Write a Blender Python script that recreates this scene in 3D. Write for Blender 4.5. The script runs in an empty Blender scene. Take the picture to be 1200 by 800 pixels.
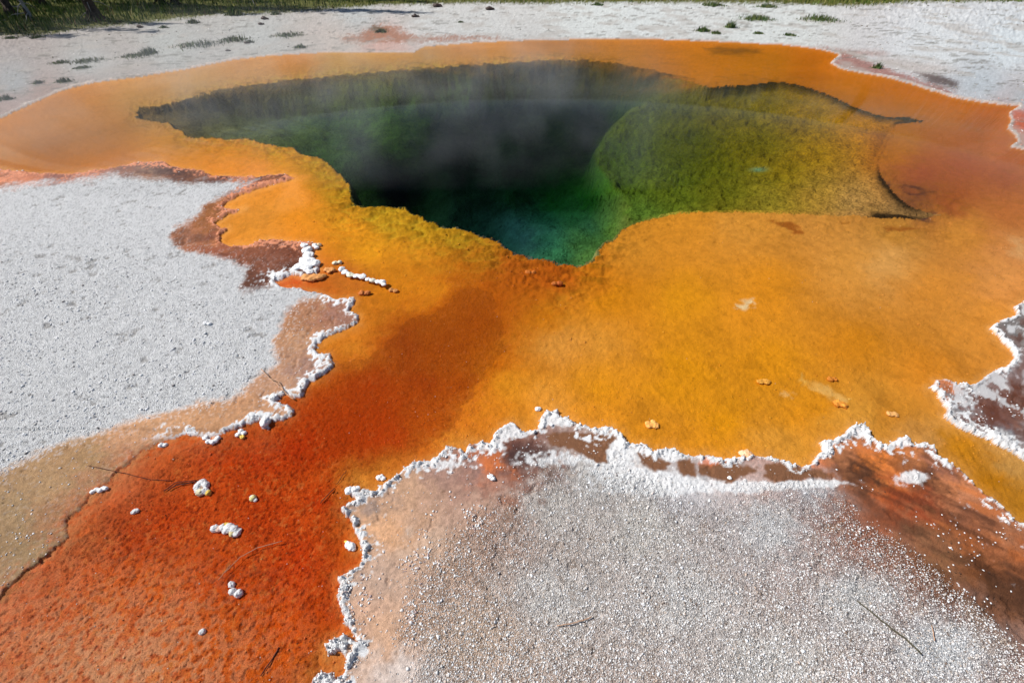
import bpy, math, random
import numpy as np
rnd = random.Random(7)
S = bpy.context.scene
COL = S.collection
# ------------------------------------------------------------------ camera
H = 2.0; PITCH = math.radians(41.5); F = 530.0        # eye height, tilt, focal length in px of a 1200 px wide frame
cam_d = bpy.data.cameras.new("camera"); cam = bpy.data.objects.new("camera", cam_d); COL.objects.link(cam)
cam.location = (0, 0, H); cam.rotation_euler = (math.pi/2 - PITCH, 0, 0)
cam_d.sensor_width = 36; cam_d.lens = 36*F/1200; cam_d.clip_start = 0.05; cam_d.clip_end = 3000
S.camera = cam
# ------------------------------------------------------------------ light
SUN_AZ = math.radians(-80); SUN_EL = math.radians(46)
w = bpy.data.worlds.new("World"); S.world = w; w.use_nodes = True
wn = w.node_tree; bg = wn.nodes['Background']
sky = wn.nodes.new('ShaderNodeTexSky'); sky.sky_type = 'NISHITA'; sky.sun_disc = False
sky.sun_elevation = SUN_EL; sky.sun_rotation = SUN_AZ; sky.altitude = 2200
wn.links.new(sky.outputs[0], bg.inputs[0]); bg.inputs[1].default_value = 0.07
sun_d = bpy.data.lights.new("sun", 'SUN'); sun_d.energy = 5.0; sun_d.angle = math.radians(0.5); sun_d.color = (1, .965, .91)
sun = bpy.data.objects.new("sun", sun_d); COL.objects.link(sun)
sun.rotation_euler = (math.pi/2 - SUN_EL, 0, math.pi - SUN_AZ)
S.view_settings.view_transform = 'Standard'; S.view_settings.look = 'None'
S.view_settings.exposure = 0.14; S.view_settings.gamma = 1.0
S.render.engine = 'CYCLES'
S.cycles.transparent_max_bounces = 24; S.cycles.volume_bounces = 0
# ------------------------------------------------------------------ survey helpers (photo pixel -> point of the water plane)
CT, ST = math.cos(PITCH), math.sin(PITCH)
def at(px, py, z=0.0):
    a = (px-600)/F; b = (400-py)/F
    d = (a, CT + b*ST, -ST + b*CT); t = (z-H)/d[2]
    return (d[0]*t, d[1]*t, z)
def proj(X, Y, Z):
    d = np.maximum(Y*CT - (Z-H)*ST, 0.25); u = Y*ST + (Z-H)*CT
    return 600 + F*X/d, 400 - F*u/d, d
def mpp(px, py):                                   # metres per pixel at that ground point
    x, y, _ = at(px, py); return (y*CT + H*ST)/F
def lin(c):
    c = np.asarray(c, dtype=np.float64)/255.0
    return np.where(c <= .04045, c/12.92, ((c+.055)/1.055)**2.4)
KALB = 0.90
def alb(c): return np.clip(lin(c)/KALB, 0.001, .88)
# ------------------------------------------------------------------ noise
def _h(ix, iy, seed):
    n = (ix.astype(np.int64)*374761393 + iy.astype(np.int64)*668265263 + seed*974634777) & 0xffffffff
    n = ((n ^ (n >> 13))*1274126177) & 0xffffffff
    n = ((n ^ (n >> 15))*2246822519) & 0xffffffff
    return ((n ^ (n >> 16)) & 0xffffff).astype(np.float32)/16777215.0
def vnoise(x, y, seed=0):
    fx = np.floor(x); fy = np.floor(y); tx = (x-fx).astype(np.float32); ty = (y-fy).astype(np.float32)
    tx = tx*tx*(3-2*tx); ty = ty*ty*(3-2*ty)
    ix = fx.astype(np.int64); iy = fy.astype(np.int64)
    a = _h(ix, iy, seed); b = _h(ix+1, iy, seed); c = _h(ix, iy+1, seed); d = _h(ix+1, iy+1, seed)
    return (a+(b-a)*tx)*(1-ty) + (c+(d-c)*tx)*ty
def fbm(x, y, freq, octv=3, seed=0, gain=.5):
    out = 0; amp = 1; tot = 0
    for o in range(octv):
        ca, sa = math.cos(.7*o+.3), math.sin(.7*o+.3)
        out = out + amp*(vnoise((x*ca-y*sa)*freq+o*17.3, (x*sa+y*ca)*freq-o*9.1, seed+o)*2-1)
        tot += amp; amp *= gain; freq *= 2.07
    return out/tot
def sm(a, b, x):
    t = np.clip((x-a)/(b-a), 0, 1); return t*t*(3-2*t)
# ------------------------------------------------------------------ survey maps: signed distance (px) on a coarse grid
GX0, GX1, GY0, GY1, GS = -1200, 2400, -69, 1260, 4
gx = np.arange(GX0, GX1+1, GS, dtype=np.float32); gy = np.arange(GY0, GY1+1, GS, dtype=np.float32)
FX0, FX1, FY0, FY1, FS = -30, 1230, -10, 830, 1.5
fxa = np.arange(FX0, FX1+.1, FS, dtype=np.float32); fya = np.arange(FY0, FY1+.1, FS, dtype=np.float32)
def _sdf(poly, X, Y):
    d2 = np.full(X.shape, 1e12, np.float32); ins = np.zeros(X.shape, bool)
    n = len(poly)
    for i in range(n):
        x0, y0 = poly[i]; x1, y1 = poly[(i+1) % n]
        ex, ey = x1-x0, y1-y0; L = ex*ex+ey*ey
        if L < 1e-9: continue
        wx = X-x0; wy = Y-y0
        t = np.clip((wx*ex+wy*ey)/L, 0, 1)
        d2 = np.minimum(d2, (wx-ex*t)**2+(wy-ey*t)**2)
        if y0 != y1:
            c = ((y0 > Y) != (y1 > Y)) & (X < (x1-x0)*(Y-y0)/(y1-y0)+x0); ins ^= c
    return np.where(ins, 1, -1).astype(np.float32)*np.sqrt(d2)
def _bil(g, x, y, x0, y0, st):
    u = np.clip((x-x0)/st, 0, g.shape[1]-1.001); v = np.clip((y-y0)/st, 0, g.shape[0]-1.001)
    iu = u.astype(np.int32); iv = v.astype(np.int32); fu = (u-iu).astype(np.float32); fv = (v-iv).astype(np.float32)
    return (g[iv, iu]*(1-fu)+g[iv, iu+1]*fu)*(1-fv) + (g[iv+1, iu]*(1-fu)+g[iv+1, iu+1]*fu)*fv
class Zone:                                       # positive inside
    def __init__(s, poly):
        s.c = _sdf(poly, *np.meshgrid(gx, gy)); s.f = _sdf(poly, *np.meshgrid(fxa, fya))
    def __call__(s, x, y):
        x = np.asarray(x, np.float32); y = np.asarray(y, np.float32)
        fine = (x > FX0) & (x < FX1-2) & (y > FY0) & (y < FY1-2)
        return np.where(fine, _bil(s.f, x, y, FX0, FY0, FS), _bil(s.c, x, y, GX0, GY0, GS))
class Patch:                                      # small zone, evaluated only near itself
    def __init__(s, poly, pad=30):
        a = np.array(poly); s.x0, s.y0 = a.min(0)-pad; s.x1, s.y1 = a.max(0)+pad; s.p = poly
    def __call__(s, x, y):
        out = np.full(x.shape, -99., np.float32)
        m = (x > s.x0) & (x < s.x1) & (y > s.y0) & (y < s.y1)
        if m.any(): out[m] = _sdf(s.p, x[m], y[m])
        return out
def field(pts, power=3.0, eps=14.0):              # scattered samples -> smooth map
    X, Y = np.meshgrid(np.arange(-300, 1501, 8, dtype=np.float32), np.arange(-69, 1100, 8, dtype=np.float32))
    k = len(pts[0])-2; num = [0]*k; den = 0
    for p in pts:
        wgt = 1/(((X-p[0])**2+((Y-p[1])*1.25)**2)+eps*eps)**(power/2); den = den+wgt
        for j in range(k): num[j] = num[j]+wgt*p[2+j]
    G = [(n/den).astype(np.float32) for n in num]
    return lambda x, y: [_bil(g, x, y, -300, -69, 8) for g in G]
def cfield(pts, **k):
    return field([(x, y, *alb(c)) for x, y, c in pts], **k)

FAR = [(-420,175),(-250,183),(-120,172),(0,139),(30,125),(70,107),(110,97),(160,91),(215,82),(270,71),(310,66),(380,62),(460,62),(484,62),(497,55),
 (560,50),(640,47),(760,46),(860,50),(920,53),(960,58),(984,64),(973,74),(985,81),(1010,86),(1040,91),(1065,98),(1090,106),(1120,115),(1160,122),(1195,124),
 (1182,132),(1185,142),(1180,150),(1190,158),(1192,166),(1184,172),(1205,178),(1280,192),(1420,215),(1520,260),(1600,330),(2400,360),(2400,-80),(-1200,-80),(-1200,185)]
LEFT = [(-420,176),(-250,192),(-120,193),(0,198),(40,203),(85,204),(120,199),(160,191),(190,189),(200,195),(235,200),(250,207),(270,207),(300,207),(335,204),(345,209),(325,215),
 (300,222),(280,229),(266,236),(261,243),(275,246),(288,243),(266,252),(252,262),(257,268),(268,266),(259,274),(258,283),(268,288),(290,287),(315,280),(340,283),(365,284),(372,288),(364,300),(375,310),
 (372,318),(357,325),(342,321),(330,327),(320,330),(330,337),(350,338),(375,345),(395,352),(415,350),(413,358),(408,364),(420,368),(421,378),(400,387),(382,394),(371,403),
 (368,410),(378,417),(386,415),(391,430),(380,440),(362,446),(359,457),(352,465),(338,462),(322,470),(343,476),(344,484),(332,491),(316,494),(314,502),(306,501),(308,490),(290,498),
 (262,506),(240,512),(215,508),(190,515),(165,527),(150,541),(120,568),(100,588),(80,608),(74,632),(40,660),(10,690),(0,700),(-100,780),(-330,930),(-800,1260),(-1200,1260),(-1200,176)]
FRONT = [(250,1000),(330,900),(358,840),(366,810),(368,793),(376,786),(388,788),(392,797),(402,792),(408,775),(398,764),(384,765),(381,754),(392,747),(405,744),(414,750),(420,752),(412,738),(404,728),(399,712),(398,700),(401,688),(400,676),(404,671),
 (415,668),(423,661),(427,650),(424,640),(418,624),(412,612),(406,603),(400,597),(410,589),(419,584),(409,578),(408,573),(420,572),(430,573),(441,577),(446,568),(457,562),(466,556),(477,547),(492,542),(505,539),(516,533),
 (523,525),(538,525),(546,531),(549,520),(562,518),(575,520),(580,507),(588,499),(599,496),(610,503),(625,505),(632,500),(634,489),(641,480),(652,480),(660,488),(680,497),(697,502),(715,500),(729,506),(735,518),
 (748,520),(757,521),(766,528),(776,524),(788,524),(796,532),(812,536),(830,532),(846,538),(858,536),(872,535),(885,533),(900,537),(920,540),(938,546),(950,542),(956,536),(966,530),(962,518),(976,516),(990,509),(1001,498),(1011,495),(1019,503),(1021,511),(1034,521),
 (1042,520),(1052,516),(1058,511),(1070,520),(1084,518),(1095,526),(1100,533),(1115,541),(1130,556),(1140,570),(1165,590),(1185,605),(1200,615),(1300,690),(1420,790),(1700,980),(2100,1260),(-300,1260)]
RIGHT = [(1600,330),(1420,330),(1250,338),(1200,353),(1188,359),(1191,369),(1178,374),(1164,381),(1160,384),(1170,396),(1184,409),(1188,420),(1180,430),(1168,434),(1156,440),(1146,447),(1135,451),(1112,444),(1096,445),(1089,455),(1100,463),(1110,480),(1107,490),
 (1125,502),(1150,512),(1170,522),(1200,537),(1300,590),(1450,680),(1800,880),(2400,1240),(2400,330)]
PIT = [(160,125),(158,136),(195,140),(215,155),(250,158),(290,158),(312,166),(345,172),(385,188),(400,205),(408,218),(413,236),(440,238),(472,240),(500,255),(545,265),(585,278),(605,292),(635,300),(660,304),(688,308),(703,299),(701,288),(730,266),
 (775,248),(800,244),(870,243),(930,245),(1000,248),(1075,252),(1112,248),(1085,243),(1062,232),(1046,218),(1034,202),(1031,186),(1044,160),(1052,142),(1086,139),(1068,134),(1050,134),(1030,132),(1000,121),(975,108),(950,100),(915,92),(880,96),(830,99),(800,90),(770,80),
 (740,75),(700,68),(640,68),(560,73),(480,79),(400,85),(330,92),(260,101),(200,117)]
zFAR, zLEFT, zFRONT, zRIGHT, zPIT = Zone(FAR), Zone(LEFT), Zone(FRONT), Zone(RIGHT), Zone(PIT)
WHITE_L = [(-1200,215),(-250,222),(0,221),(60,215),(100,212),(130,207),(160,209),(220,215),(262,216),(284,213),(300,212),(287,219),(270,226),(250,240),(235,253),(207,270),(202,283),(215,297),(245,304),(270,308),(287,316),(289,325),(282,338),(290,344),(318,338),
 (350,340),(380,347),(352,353),(338,368),(331,390),(322,400),(322,425),(305,440),(290,455),(270,470),(240,475),(190,485),(150,495),(110,508),(60,526),(30,540),(0,556),(-200,640),(-1200,1000)]
zWL = Zone(WHITE_L)
WHITE_F = [(520,1260),(480,830),(500,770),(470,740),(490,700),(520,650),(560,610),(620,580),(640,550),(690,550),(730,560),(770,575),(800,590),(850,590),(900,585),(950,575),(985,580),(1005,600),(1035,620),(1060,640),(1090,655),(1120,690),(1150,710),(1185,745),(1200,760),(1420,990),(1900,1260)]
zWF = Zone(WHITE_F)
SHELF = [(700,170),(712,152),(732,136),(758,119),(790,108),(830,101),(880,97),(940,103),(1000,125),(1060,140),(1050,160),(1040,190),(1055,220),(1120,260),(1000,275),(800,262),(765,255),(742,262),(728,252),(738,240),(728,226),(706,206),(698,188)]
def deep(px, py, z): x, y, _ = at(px, py, z); a, b, _ = proj(np.array(x), np.array(y), np.array(0.)); return float(a), float(b)
zSHP = Zone([deep(a, b, -.42+.16*min(max((a-720)/290, 0), 1)) for a, b in SHELF]); zSHC = Zone(SHELF)
GRASS = [(-1200,80),(-300,56),(0,46),(30,45),(60,43),(100,37),(150,32),(200,27),(260,20),(300,20),(350,17),(400,13),(420,12),(440,10),(560,7),(640,8),(660,7),(760,7),(900,8),(960,11),(1000,12),(1060,9),(1200,9),(1500,13),(2400,30),(2400,-90),(-1200,-90)]
zGR = Zone(GRASS)
HEAVY = ((655,492,22,10,1), (600,508,28,9,1), (725,530,22,18,1), (790,535,30,10,.8), (740,565,50,16,.6), (770,570,50,14,.8), (870,572,60,8,.9), (960,568,40,6,.8), (1000,505,22,10,.9), (1065,520,30,6,.8), (1068,562,18,9,.9), (395,770,14,18,.7), (380,795,14,10,.8), (435,575,25,8,.6), (505,545,40,7,.7), (570,522,18,8,.9), (410,600,10,10,.5), (650,540,60,14,.5))

BEDC = cfield([(-100,170,(190,115,35)),(20,160,(198,118,30)),(60,190,(182,105,18)),(120,180,(186,108,18)),(100,130,(205,125,45)),(160,110,(203,138,68)),(220,95,(200,142,75)),(300,78,(205,138,70)),(340,68,(205,128,50)),
 (130,150,(196,120,38)),(200,165,(206,130,32)),(260,180,(222,135,38)),(300,195,(218,135,48)),(330,180,(208,135,28)),(370,195,(190,132,25)),(388,205,(165,115,18)),(398,232,(175,122,18)),(350,225,(222,135,32)),(300,250,(216,140,42)),(290,270,(218,140,38)),
 (350,250,(226,138,26)),(400,260,(226,140,22)),(450,247,(185,140,22)),(500,262,(175,130,18)),(540,275,(180,130,20)),(430,290,(232,150,22)),(500,300,(226,142,26)),(560,292,(190,125,22)),(600,312,(182,98,22)),(650,318,(190,95,18)),(560,330,(200,105,16)),(500,335,(226,135,22)),
 (520,362,(200,100,12)),(460,340,(226,136,22)),(400,322,(205,115,32)),(340,327,(208,78,22)),(370,335,(205,105,25)),(430,370,(216,130,26)),(400,400,(218,135,32)),(390,430,(206,125,28)),(450,395,(185,85,15)),(480,400,(160,62,12)),(520,400,(184,85,8)),(560,380,(196,95,8)),(580,420,(206,110,12)),
 (540,450,(185,80,8)),(490,440,(160,52,8)),(430,450,(182,58,6)),(440,500,(180,55,6)),(390,460,(186,80,12)),(500,490,(182,85,12)),(560,470,(210,130,26)),(600,450,(226,145,26)),(520,510,(206,135,38)),(450,545,(190,122,35)),(420,562,(206,140,45)),(400,520,(165,55,6)),(360,480,(178,72,10)),
 (350,520,(176,52,5)),(300,540,(182,58,5)),(250,540,(192,68,10)),(200,540,(196,88,30)),(150,562,(192,95,45)),(380,580,(175,52,5)),(300,600,(180,62,8)),(200,600,(186,68,10)),(150,625,(180,68,15)),(100,630,(182,88,35)),(60,690,(195,98,45)),(160,680,(202,95,30)),(260,680,(186,70,10)),
 (350,650,(182,58,6)),(380,700,(186,68,8)),(330,740,(192,80,14)),(250,750,(196,90,20)),(180,740,(222,118,60)),(120,760,(232,136,88)),(60,760,(222,124,74)),(120,720,(212,108,50)),(0,760,(214,118,68)),(180,795,(226,124,66)),(230,770,(210,105,40)),(300,790,(192,86,16)),(375,775,(180,95,28)),
 (400,70,(196,140,65)),(480,70,(190,130,50)),(560,58,(206,130,48)),(640,55,(204,125,38)),(720,55,(208,125,32)),(800,60,(204,118,18)),(900,70,(192,112,12)),(950,80,(192,104,8)),(1000,100,(196,110,8)),(1060,120,(192,105,8)),(1120,130,(194,105,8)),(1150,150,(182,90,16)),(1100,160,(178,95,26)),
 (1060,168,(186,110,16)),(1130,190,(172,90,42)),(1180,200,(172,92,42)),(1080,200,(168,86,42)),(1120,230,(166,85,32)),(1075,228,(125,72,38)),(1190,240,(192,110,42)),(1200,290,(216,140,65)),(1130,270,(216,140,46)),(1050,265,(208,140,46)),(960,255,(218,145,52)),(870,260,(226,150,48)),(800,265,(226,145,36)),
 (740,290,(216,140,36)),(700,325,(216,128,20)),(720,350,(226,140,16)),(640,370,(216,130,16)),(660,400,(224,150,52)),(700,400,(226,150,44)),(800,350,(232,150,20)),(900,340,(230,145,26)),(1000,310,(230,155,55)),(1040,300,(232,165,75)),(1100,340,(226,145,45)),(1180,320,(226,150,65)),(1150,380,(222,145,46)),
 (1000,400,(224,140,24)),(1080,420,(216,135,30)),(900,420,(230,148,20)),(800,430,(232,150,16)),(700,450,(230,148,20)),(650,470,(226,150,44)),(760,500,(216,140,26)),(850,490,(230,150,16)),(950,470,(226,145,22)),(920,520,(226,155,46)),(1000,480,(216,150,46)),(1060,480,(206,135,36)),(1080,512,(202,142,58)),
 (1120,522,(200,130,16)),(1160,562,(196,125,10)),(1190,592,(196,130,26)),(1190,547,(202,150,66)),(1260,610,(196,130,26)),(1300,260,(200,130,50))])
PITC = cfield([(170,130,(120,115,50)),(230,125,(110,110,60)),(300,140,(160,170,85)),(300,115,(60,75,70)),(360,95,(60,70,70)),(360,130,(160,185,80)),(440,100,(165,195,60)),(440,150,(140,180,55)),(400,170,(105,145,60)),(480,130,(125,165,50)),(340,120,(140,160,75)),(400,120,(160,190,65)),(500,90,(60,75,60)),(560,85,(50,70,60)),(540,108,(130,175,60)),(600,105,(90,110,60)),
 (640,80,(50,60,60)),(700,85,(120,120,45)),(725,95,(90,85,35)),(760,90,(60,70,60)),(520,180,(22,46,38)),(580,150,(24,46,36)),(480,220,(14,32,28)),(440,200,(18,38,32)),(420,170,(30,60,34)),(520,150,(16,34,30)),(540,210,(18,38,32)),(570,235,(12,30,28)),(640,180,(24,48,32)),(600,200,(20,38,30)),(600,235,(22,70,30)),(650,240,(25,95,22)),(690,238,(30,110,20)),(720,205,(60,130,20)),(690,180,(22,60,24)),(690,150,(20,50,24)),(650,215,(20,66,22)),(640,262,(72,142,140)),(640,285,(76,150,140)),(600,266,(90,140,175)),(610,280,(85,135,165)),(585,266,(60,90,105)),(690,266,(76,140,118)),(670,256,(56,125,85)),(685,282,(120,180,105)),(655,296,(110,200,150)),
 (690,300,(170,215,120)),(720,275,(160,200,90)),(750,260,(170,195,80)),(740,200,(120,170,20)),(760,150,(140,170,20)),(800,110,(130,150,20)),(840,130,(150,165,15)),(800,180,(140,175,15)),(830,210,(140,175,15)),(780,240,(190,195,50)),(880,150,(172,165,15)),(900,120,(165,155,15)),(960,150,(188,165,12)),(900,200,(165,170,15)),
 (950,200,(195,170,15)),(1000,160,(200,155,10)),(1010,200,(200,160,20)),(970,230,(215,185,80)),(1040,240,(215,180,110)),(900,237,(200,180,50)),(850,237,(190,180,50)),(930,105,(150,130,15)),(1000,128,(90,65,15)),(1040,135,(70,48,12)),(1060,245,(120,110,90)),(1040,210,(110,95,60)),(1060,140,(90,60,10))], eps=12)
SHC = cfield([(715,180,(96,104,14)),(740,150,(118,112,14)),(720,215,(96,104,18)),(800,115,(128,108,14)),(800,170,(138,120,14)),(850,130,(150,118,14)),(780,230,(150,140,40)),(880,170,(152,122,14)),(850,225,(150,130,32)),(950,130,(168,122,12)),(920,200,(160,124,16)),(960,180,(176,128,12)),(1010,150,(190,126,14)),(1030,185,(188,124,20)),(1040,160,(194,122,14)),(960,225,(180,138,52)),(1000,235,(178,138,75)),(1060,243,(160,125,75)),(900,235,(170,142,45)),(750,250,(150,165,70)),(1040,215,(165,120,60))], eps=20)
PITD = field([(165,130,.10),(200,130,.16),(240,130,.28),(300,110,.42),(300,150,.32),(350,100,.5),(360,150,.6),(400,100,.5),(420,130,.6),(450,95,.55),(400,180,.9),(480,110,.7),(520,90,.7),(600,85,.8),(680,80,.75),(560,130,1.1),(480,160,1.2),(560,190,1.4),(500,220,1.3),(570,250,1.2),(600,230,1.0),(640,150,1.2),(640,200,.9),(660,230,.82),(650,260,.8),(610,260,.9),(690,130,1.1),
 (630,285,.85),(670,280,.75),(700,285,.35),(730,265,.33),(720,235,.85),(690,205,.85),(730,170,.9),(760,100,.8),(760,130,.7),(800,100,.55),(800,160,.55),(780,210,.55),(800,235,.36),(850,110,.40),(850,170,.42),(850,225,.32),(900,110,.33),(950,115,.28),(920,170,.32),(1000,150,.24),(950,220,.24),(1020,180,.16),(1000,235,.16),
 (1060,245,.13),(1040,145,.16),(1085,139,.06)], eps=10)
CRUSTC = cfield([(-100,210,(150,100,80)),(0,207,(215,140,105)),(40,212,(195,120,85)),(100,208,(170,100,70)),(60,214,(130,85,75)),(160,203,(120,85,75)),(175,208,(150,120,98)),(200,203,(75,50,48)),(225,210,(120,80,62)),(260,213,(88,55,52)),(320,210,(105,62,48)),(285,224,(135,78,58)),(255,243,(148,92,45)),(240,262,(150,92,48)),(228,280,(165,108,78)),
 (255,292,(150,85,60)),(300,292,(130,75,50)),(340,295,(115,62,40)),(345,308,(100,58,42)),(320,312,(135,85,65)),(296,330,(88,55,42)),(312,326,(90,52,40)),(375,355,(172,125,92)),(350,380,(170,120,85)),(385,368,(160,105,80)),(398,372,(150,110,95)),(350,402,(186,140,105)),(362,430,(160,122,105)),(330,450,(186,142,112)),(300,480,(192,142,104)),
 (250,490,(192,142,102)),(200,500,(202,152,112)),(150,510,(202,152,112)),(100,540,(178,142,98)),(60,570,(188,152,108)),(20,600,(172,142,102)),(30,640,(168,138,98)),(0,670,(178,142,102)),(60,610,(176,132,92)),(110,560,(188,140,100)),
 (480,580,(196,156,126)),(450,620,(216,166,126)),(440,680,(190,160,140)),(420,720,(206,166,140)),(500,640,(200,168,144)),(560,600,(184,150,130)),(560,550,(148,115,105)),(598,535,(80,52,50)),(610,545,(110,80,72)),(582,545,(205,115,65)),(520,560,(165,130,115)),(450,740,(206,165,135)),(550,750,(208,182,160)),(430,590,(150,130,120)),(440,600,(190,150,120)),
 (650,600,(208,200,192)),(750,620,(212,206,198)),(900,620,(214,212,211)),(800,700,(212,208,204)),(1000,700,(212,210,208)),(1100,760,(216,218,220)),(650,700,(214,208,202)),(900,780,(212,207,201)),(480,790,(214,198,188)),(700,560,(200,195,190)),(800,580,(195,190,190)),(950,570,(190,190,192)),
 (960,545,(205,120,75)),(985,540,(200,130,85)),(1010,520,(190,120,80)),(1000,548,(75,48,35)),(1015,560,(65,42,30)),(985,560,(130,80,50)),(1035,530,(200,118,62)),(1030,545,(222,125,50)),(1045,550,(225,130,65)),(1060,540,(205,130,80)),(1045,575,(165,78,32)),(1060,590,(160,72,35)),(1085,568,(80,52,38)),(1080,590,(150,70,40)),(1110,570,(205,128,80)),(1095,550,(170,110,85)),(1125,580,(200,130,90)),(1100,610,(120,68,38)),(1140,610,(130,80,55)),
 (1160,640,(160,95,58)),(1130,640,(150,85,45)),(1180,630,(172,112,78)),(1165,685,(80,50,30)),(1150,665,(110,65,35)),(1190,700,(110,70,45)),(1200,650,(165,92,48)),(1080,625,(140,95,65)),(1110,655,(130,90,60)),
 (1130,460,(125,128,130)),(1105,452,(200,120,75)),(1120,480,(140,140,142)),(1150,470,(112,66,50)),(1180,470,(95,55,38)),(1165,492,(105,62,48)),(1180,385,(120,115,112)),(1192,400,(125,115,110)),(1190,435,(160,150,150)),(1165,508,(120,122,128)),(1195,490,(120,80,65)),(1190,520,(150,150,150)),(1250,450,(150,130,120)),
 (-200,150,(185,180,175)),(20,128,(176,150,140)),(50,112,(172,144,132)),(20,100,(165,163,160)),(100,80,(178,175,169)),(100,95,(176,160,152)),(200,60,(182,179,172)),(160,85,(180,168,160)),(300,50,(186,183,177)),(300,62,(184,176,168)),(420,20,(188,185,180)),(500,25,(205,200,194)),(400,55,(198,180,168)),(450,56,(205,165,150)),(560,40,(205,200,194)),(700,20,(212,210,204)),(900,40,(210,208,202)),(750,38,(212,210,205)),
 (1100,60,(214,212,210)),(1180,60,(210,212,212)),(1150,100,(188,190,192)),(1195,145,(200,105,75)),(1192,160,(200,125,105)),(1200,120,(180,180,180)),(1250,150,(200,190,185))], eps=8)
# ------------------------------------------------------------------ ground sheet sampling (perspective-spaced rows so that detail is where the eye is)
def rows():
    out = []
    for y in (600, 420, 300, 220, 170, 130, 105, 85, 70, 60, 52): out.append(float(y))
    py = -30.0
    while py < 990:
        out.append(at(600, py)[1])
        py += 6 if py < -6 else (1.2 if py < 300 else (1.35 if py < 815 else 9))
    for y in (-.15, -.3, -.5, -.8, -1.2, -1.8, -3, -6, -12, -30, -60): out.append(float(y))
    return np.array(out)
def cols():
    a = np.arange(-64, 1275, 1.35)
    left = -24 - np.cumsum(4*1.13**np.arange(62)); right = a[-1] + np.cumsum(4*1.13**np.arange(62))
    return np.concatenate([left[::-1], a, right])
RY = rows(); CX = cols(); NR, NC = len(RY), len(CX)
dep = np.maximum(RY, 0)*CT + H*ST
X = ((CX[None, :]-600)/F*dep[:, None]).astype(np.float64); Y = np.repeat(RY[:, None], NC, 1)
X = X.ravel(); Y = Y.ravel()
def survey(X, Y):
    px, py, d = proj(X, Y, np.zeros_like(X))
    px = np.where(Y < -.35, 600+F*X/(H*ST), px); py = np.where(Y < -.35, 1180, py)
    return np.clip(px, -1190, 2390), np.clip(py, -68.9, 1250), d/F
def heights(X, Y, full=False):
    PX, PY, M = survey(X, Y)
    n1 = fbm(X, Y, 5, 3, 11); n2 = fbm(X, Y, 5, 3, 12); n3 = fbm(X, Y, 45, 3, 13); n4 = fbm(X, Y, 45, 3, 14)
    # edge wobble in metres -> px
    n5 = fbm(X, Y, 110, 2, 15); n6 = fbm(X, Y, 110, 2, 16)
    n7 = fbm(X, Y, 16, 2, 18); n8 = fbm(X, Y, 16, 2, 19)
    ax = np.minimum((.008*n1+.013*n7+.006*n3+.005*n5)/M, 4.5); ay = np.minimum((.008*n2+.013*n8+.006*n4+.005*n6)/M, 4.0)
    far = sm(150, 60, PY)
    wx, wy = PX+ax*(1-.4*far), PY+ay*(1-.75*far)
    sF, sL, sN, sR = zFAR(wx, wy), zLEFT(wx, wy), zFRONT(wx, wy), zRIGHT(wx, wy)
    sC = np.maximum(np.maximum(sF, sL), np.maximum(sN, sR))     # >0 crust, <0 water (px)
    kr = 1-.6*sm(760, 900, PX)
    wp = PX+np.clip(.05*n1/M, -7, 7)*kr+np.clip(.02*n3/M, -2, 2)*kr; wq = PY+np.clip(.03*n2/M, -2.5, 2.5)*kr+np.clip(.015*n4/M, -1.2, 1.2)*(1-.7*far)
    sP = zPIT(wp, wq)
    c = sC*M; p = sP*M*(1+1.5*sm(260, 90, PY)*(1-sm(700, 1000, PX)*.4))
    fine = fbm(X, Y, 120, 2, 21); med = fbm(X, Y, 16, 3, 22); big = fbm(X, Y, 1.3, 3, 23)
    # crust
    isl = np.maximum(np.maximum(sL, sN), sR) > sF
    zc = .010*sm(0, .012, c)+.004*sm(.0, .2, c) + .005*(med+.4)*sm(.02, .15, c) + .006*big*sm(.1, .6, c)
    bil = np.abs(fbm(X, Y, 42, 4, 17, .6)); rw = .016+.030*np.clip(.5+.9*n1, 0, 1)
    zc += np.where(isl, (.005+.016*bil+.006*sm(0, .12, n3))*np.where(sL > 0, .62, 1), .006)*sm(0, .006, c)*sm(rw*1.5, rw*.5, c)*np.clip(.75+1.3*n3+.6*n1, .05, 1.3)
    hv_ = np.zeros_like(X)
    for (a, b_, ra, rb, am) in HEAVY: hv_ = hv_ + am*np.exp(-(((PX-a)/ra)**2+((PY-b_)/rb)**2))
    zc += (sN > 0)*np.clip(hv_, 0, 1)*sm(.004, .02, c)*.022*bil
    zc = np.where((sL > 0) & (PY > 505) & (PX < 330), .004+(zc-.004)*.30, zc)
    zc = np.where((sL > 0) & (PY > 505) & (PX < 320), zc-.007*sm(60, 95, PX)*(1-sm(.0, .12, c))*sm(320, 250, PX), zc)
    zc += .0016*fine*sm(.0, .03, c)
    zc += .05*sm(.2, 4, c)*np.where(isl, .25, 1) + (.03*sm(.3, 3, c)*med+.035*sm(.5, 3, c)*fbm(X, Y, 4, 3, 24))*(~isl)
    zc -= np.where(isl & (c > .06), .007*sm(.38, .56, fbm(X, Y, 14, 4, 111, .6)+.25*fbm(X, Y, 2, 2, 112)), 0)
    rr = np.hypot(X, Y); zc += np.where(~isl, .25*sm(14, 45, rr), 0)
    # bed
    zb = -.006-.026*sm(0, .35, -c) + .004*med + .0018*fbm(X, Y, 60, 3, 31)*(.5+sm(250, 500, PY))
    edge = np.exp(-(np.minimum(p, 0)/.30)**2)
    terr = fbm(X*.9, Y*1.7, 12, 5, 41, .62)
    spit = vnoise(X*95, Y*95, 5)*.6+vnoise(X*190, Y*190, 6)*.4; lowz = sm(380, 520, PY)*sm(480, 400, PX)
    zb += lowz*(-.0045*sm(.58, .78, spit)+.003*np.abs(fbm(X, Y, 34, 3, 33)))
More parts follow.
